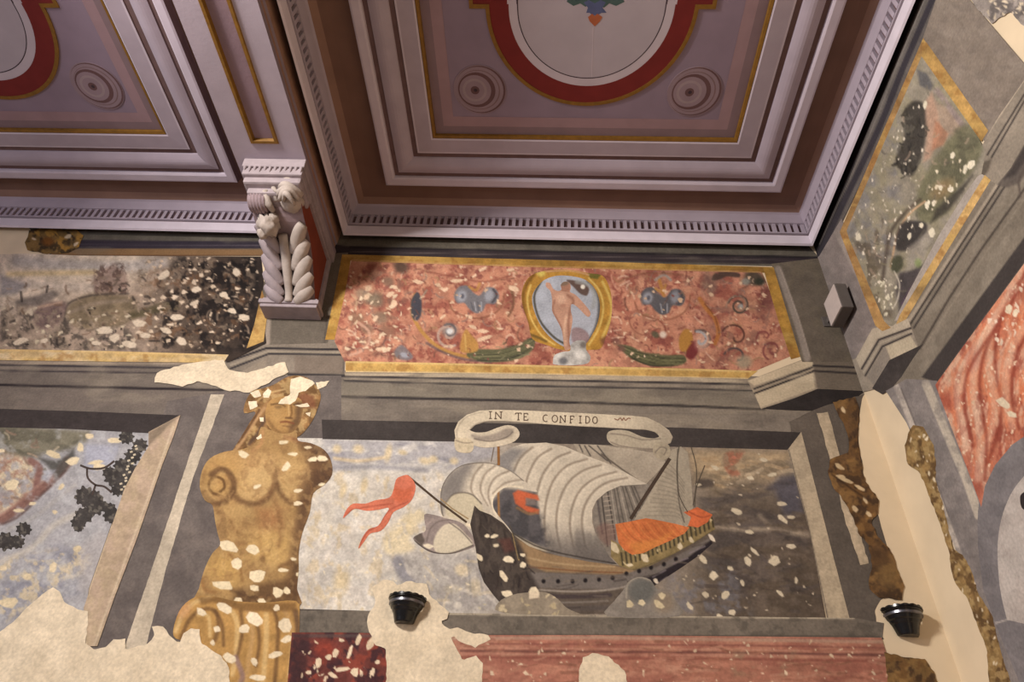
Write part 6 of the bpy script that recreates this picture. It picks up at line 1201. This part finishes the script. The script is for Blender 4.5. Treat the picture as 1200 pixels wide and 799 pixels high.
# right mask with scrolled hair, small left mask, collar scroll
bm = bmesh.new(); lump(bm, (0.12, -0.80, 5.64), (0.09, 0.10, 0.09), 3, 0.12, 3.6)
for k, (z, x0, x1, r) in enumerate([(5.705, 0.03, 0.20, 0.030), (5.665, 0.02, 0.215, 0.033), (5.622, 0.035, 0.21, 0.034), (5.58, 0.06, 0.20, 0.030), (5.545, 0.09, 0.18, 0.024)]):
    tube(bm, [(x0 + (x1 - x0) * t, -0.80 - 0.13 * math.sin(math.pi * (0.12 + 0.8 * t)) ** 0.7, z + 0.018 * math.sin(4.0 * t + k * 1.7)) for t in np.linspace(0, 1, 12)], [r * (0.45 + 0.55 * math.sin(math.pi * min(max(t, .06), .94))) for t in np.linspace(0, 1, 12)], 10)
tube(bm, [(0.05 + 0.05 * math.cos(a) * (1 - a / 12), -0.90, 5.655 + 0.06 * math.sin(a) * (1 - a / 12)) for a in np.linspace(0, 8, 22)], list(np.linspace(0.022, 0.008, 22)), 8)
o = from_bm('right_mask', skewed(bm), [STL], smooth=True); under(corbel, o)
bm = bmesh.new(); tube(bm, [(-0.045, -0.86, 5.70), (-0.055, -0.88, 5.63), (-0.045, -0.82, 5.57), (-0.02, -0.76, 5.56)], [0.020, 0.032, 0.032, 0.02], 10); tube(bm, [(0.0, -0.87, 5.73), (0.008, -0.9, 5.66), (0.02, -0.84, 5.58)], [0.012, 0.022, 0.016], 10)
o = from_bm('collar_scroll', skewed(bm), [STL], smooth=True); under(corbel, o)
bm = bmesh.new(); lump(bm, (-0.085, -0.66, 5.51), (0.08, 0.09, 0.085), 7, 0.42, 3.9); lump(bm, (-0.04, -0.70, 5.545), (0.045, 0.05, 0.05), 8, 0.22, 3.0); lump(bm, (-0.13, -0.62, 5.47), (0.04, 0.05, 0.06), 9, 0.2, 3.0)
o = from_bm('left_mask', skewed(bm), [STL], smooth=True); under(corbel, o)
# central stem
bm = bmesh.new(); S = np.linspace(0.42, 1.0, 16)
tube(bm, [(0.0 - 0.0 * s, front(s)[0] - 0.028, front(s)[1] - 0.028) for s in S], [0.036 + 0.006 * math.sin(i * .4) for i in range(16)], 14)
o = from_bm('central_stem', skewed(bm), [STL], smooth=True); under(corbel, o)
# leaf folds either side, slanting in to the foot
for sgn, m in ((-1, STU), (1, STL)):
    for k in range(5):
        bm = bmesh.new(); s0 = 0.34 + k * 0.118; s1 = min(s0 + 0.21, 1.0); P = []; Rr = []
        for i in range(12):
            t = i / 11; s = s0 + (s1 - s0) * t ** 1.3; y, z = front(s); x = sgn * (0.185 - 0.125 * t ** 1.1)
            lift = 0.02 + 0.018 * math.sin(math.pi * t); P.append((x, y - lift * 0.8, z - lift * 0.8)); Rr.append(0.054 * (0.55 + 0.45 * math.sin(math.pi * (0.10 + 0.75 * t))))
        tube(bm, P, Rr, 12, 0, 0.85)
        o = from_bm('leaf_fold', skewed(bm), [m], smooth=True); under(corbel, o)
# foot moulding and backing strip
bm = bmesh.new(); bm_box(bm, (-0.245, -0.17, 5.155), (0.245, -0.002, 5.195), 0, 0.006); bm_box(bm, (-0.225, -0.15, 5.195), (0.225, -0.002, 5.225), 0, 0.006); bm_box(bm, (-0.232, -0.155, 5.125), (0.232, -0.002, 5.155), 0, 0.006)
o = from_bm('foot_moulding', skewed(bm), [STU]); under(corbel, o)
bm = bmesh.new(); bm_box(bm, (0.155, -0.10, 5.195), (0.190, -0.002, 5.90), 0, 0.006); bm_box(bm, (0.19, -0.07, 5.16), (0.222, -0.002, 5.90), 0, 0.006)
o = from_bm('backing_strip', skewed(bm), [STU]); under(corbel, o)

# ================================================================== wall lamps
HIGHLIGHT_METAL = mat('highlight_metal', (120, 120, 128), 0.3, 0.05, 30, metal=0.9, bump=0.0)  # for the added band that imitates a highlight
def wall_lamp(x, z, label):
    t = thing('wall_lamp', label, 'lamp', (x, 0.0, z), 'black half bowl uplights')
    prof = [(0.108, 0.0), (0.110, -0.012), (0.104, -0.016), (0.101, -0.022), (0.102, -0.034), (0.098, -0.042), (0.092, -0.058), (0.084, -0.064), (0.078, -0.078), (0.073, -0.084), (0.063, -0.116), (0.058, -0.134), (0.053, -0.140), (0.0, -0.140)]
    bm = bmesh.new(); seg = 28; rings = []
    for (r, h) in prof: rings.append([bm.verts.new((r * math.cos(math.pi * k / seg), -r * 1.05 * math.sin(math.pi * k / seg) - 0.012, h)) for k in range(seg + 1)])
    for r0, r1 in zip(rings, rings[1:]):
        for k in range(seg): bm.faces.new((r0[k], r0[k + 1], r1[k + 1], r1[k]))
    inner = [[bm.verts.new((r * math.cos(math.pi * k / seg), -r * 1.05 * math.sin(math.pi * k / seg) - 0.012, h)) for k in range(seg + 1)] for r, h in ((0.100, 0.0), (0.09, -0.06), (0.0, -0.07))]
    for r0, r1 in [(rings[0], inner[0]), (inner[0], inner[1]), (inner[1], inner[2])]:
        for k in range(seg): bm.faces.new((r0[k], r1[k], r1[k + 1], r0[k + 1]))
    bmesh.ops.remove_doubles(bm, verts=bm.verts[:], dist=1e-5)
    o = from_bm('bowl_shade', bm, [BLACK], smooth=False); o.parent = t
    bm = bmesh.new(); bm_box(bm, (-0.036, -0.014, -0.138), (0.036, -0.002, -0.005), 0, 0.003); o = from_bm('back_plate', bm, [BLACK]); o.parent = t
    bm = bmesh.new(); rr = []
    for k in range(65):
        a = math.pi * k / 64; up = 0.003 + 0.005 * abs(math.sin(a * 8))
        rr.append([bm.verts.new((r * math.cos(a), -r * 1.05 * math.sin(a) - 0.012, h)) for r, h in ((0.103, -0.006), (0.113, -0.006), (0.113, up), (0.103, up))])
    for r0, r1 in zip(rr, rr[1:]):
        for k in range(4): bm.faces.new((r0[k], r0[(k + 1) % 4], r1[(k + 1) % 4], r1[k]))
    bm.faces.new(rr[0]); bm.faces.new(rr[-1])
    o = from_bm('scalloped_rim', bm, [BLACK]); o.parent = t
    bm = bmesh.new(); rr = []  # added band: the highlight across the bowl made as a metal ring
    for k in range(49):
        a = math.pi * k / 48
        rr.append([bm.verts.new((r * math.cos(a), -r * 1.05 * math.sin(a) - 0.012, h)) for r, h in ((0.099, -0.040), (0.106, -0.038), (0.106, -0.026), (0.100, -0.024))])
    for r0, r1 in zip(rr, rr[1:]):
        for k in range(4): bm.faces.new((r0[k], r0[(k + 1) % 4], r1[(k + 1) % 4], r1[k]))
    bm.faces.new(rr[0]); bm.faces.new(rr[-1])
    o = from_bm('highlight_band', bm, [HIGHLIGHT_METAL]); o.parent = t; o['label'] = 'added metal band standing for the bowl highlight'
wall_lamp(-0.805, 2.945, 'black half bowl wall lamp on the plaster patch below the red pennant')
wall_lamp(2.035, 3.035, 'black half bowl wall lamp near the bare plaster corner at right')

# ================================================================== sensor box in the corner
sb = thing('sensor_box', 'small grey box on a bracket in the corner under the ceiling cornice', 'sensor', (2.16, -0.18, 5.25))
GREYB = mat('grey_plastic', (190, 178, 172), 0.5, 0.05, 20, bump=0.02); DGREY = mat('dark_grey_plastic', (96, 90, 86), 0.6, 0.08, 20, bump=0.02)
bm = bmesh.new(); bm_box(bm, (-0.030, -0.13, -0.10), (0.055, 0.10, 0.145), 0, 0.006); o = from_bm('housing', bm, [DGREY]); o.parent = sb
bm = bmesh.new(); bm_box(bm, (-0.038, -0.125, -0.095), (-0.028, 0.095, 0.14), 0, 0.003); o2 = from_bm('front_cover', bm, [GREYB]); o2.parent = sb
bm = bmesh.new(); bm_box(bm, (-0.02, 0.06, 0.0), (0.03, 0.178, 0.04), 0, 0.004); bm_box(bm, (-0.05, 0.165, -0.03), (0.05, 0.178, 0.07), 0, 0.003); o3 = from_bm('bracket', bm, [DGREY]); o3.parent = sb
import OpenImageIO as oiio, numpy as np, sys
im=oiio.ImageBuf('/workdir/render_main.png').get_pixels(oiio.UINT8)
s=im.shape[1]/1200
for n,(x,y) in dict(oval=(650,60),crimson=(690,108),field=(530,60),frame=(700,175),brownL=(410,80),brownR=(985,60),filletR=(1025,80),filletB=(700,276),filletB2=(460,270),oliveent=(600,482),entgrey=(600,460),frzred=(590,380),goldb=(600,432),lintel=(450,503),sealeft=(400,640),searight=(900,660),sail=(660,570),orange=(760,625),flag=(475,575),jamb=(960,610),cary=(310,640),plastL=(120,780),plastM=(490,775),dado=(850,785),marb=(1150,420),rgrey=(1130,60),archg=(1165,620),leftcof=(70,110),cofLframe=(60,165),beamsoff=(275,100),cornerpl=(1075,600),leftland=(60,640),pil=(230,600)).items():
    a=im[int(y*s)-3:int(y*s)+4,int(x*s)-3:int(x*s)+4,:3].reshape(-1,3).mean(0); print(n.ljust(10),a.astype(int))
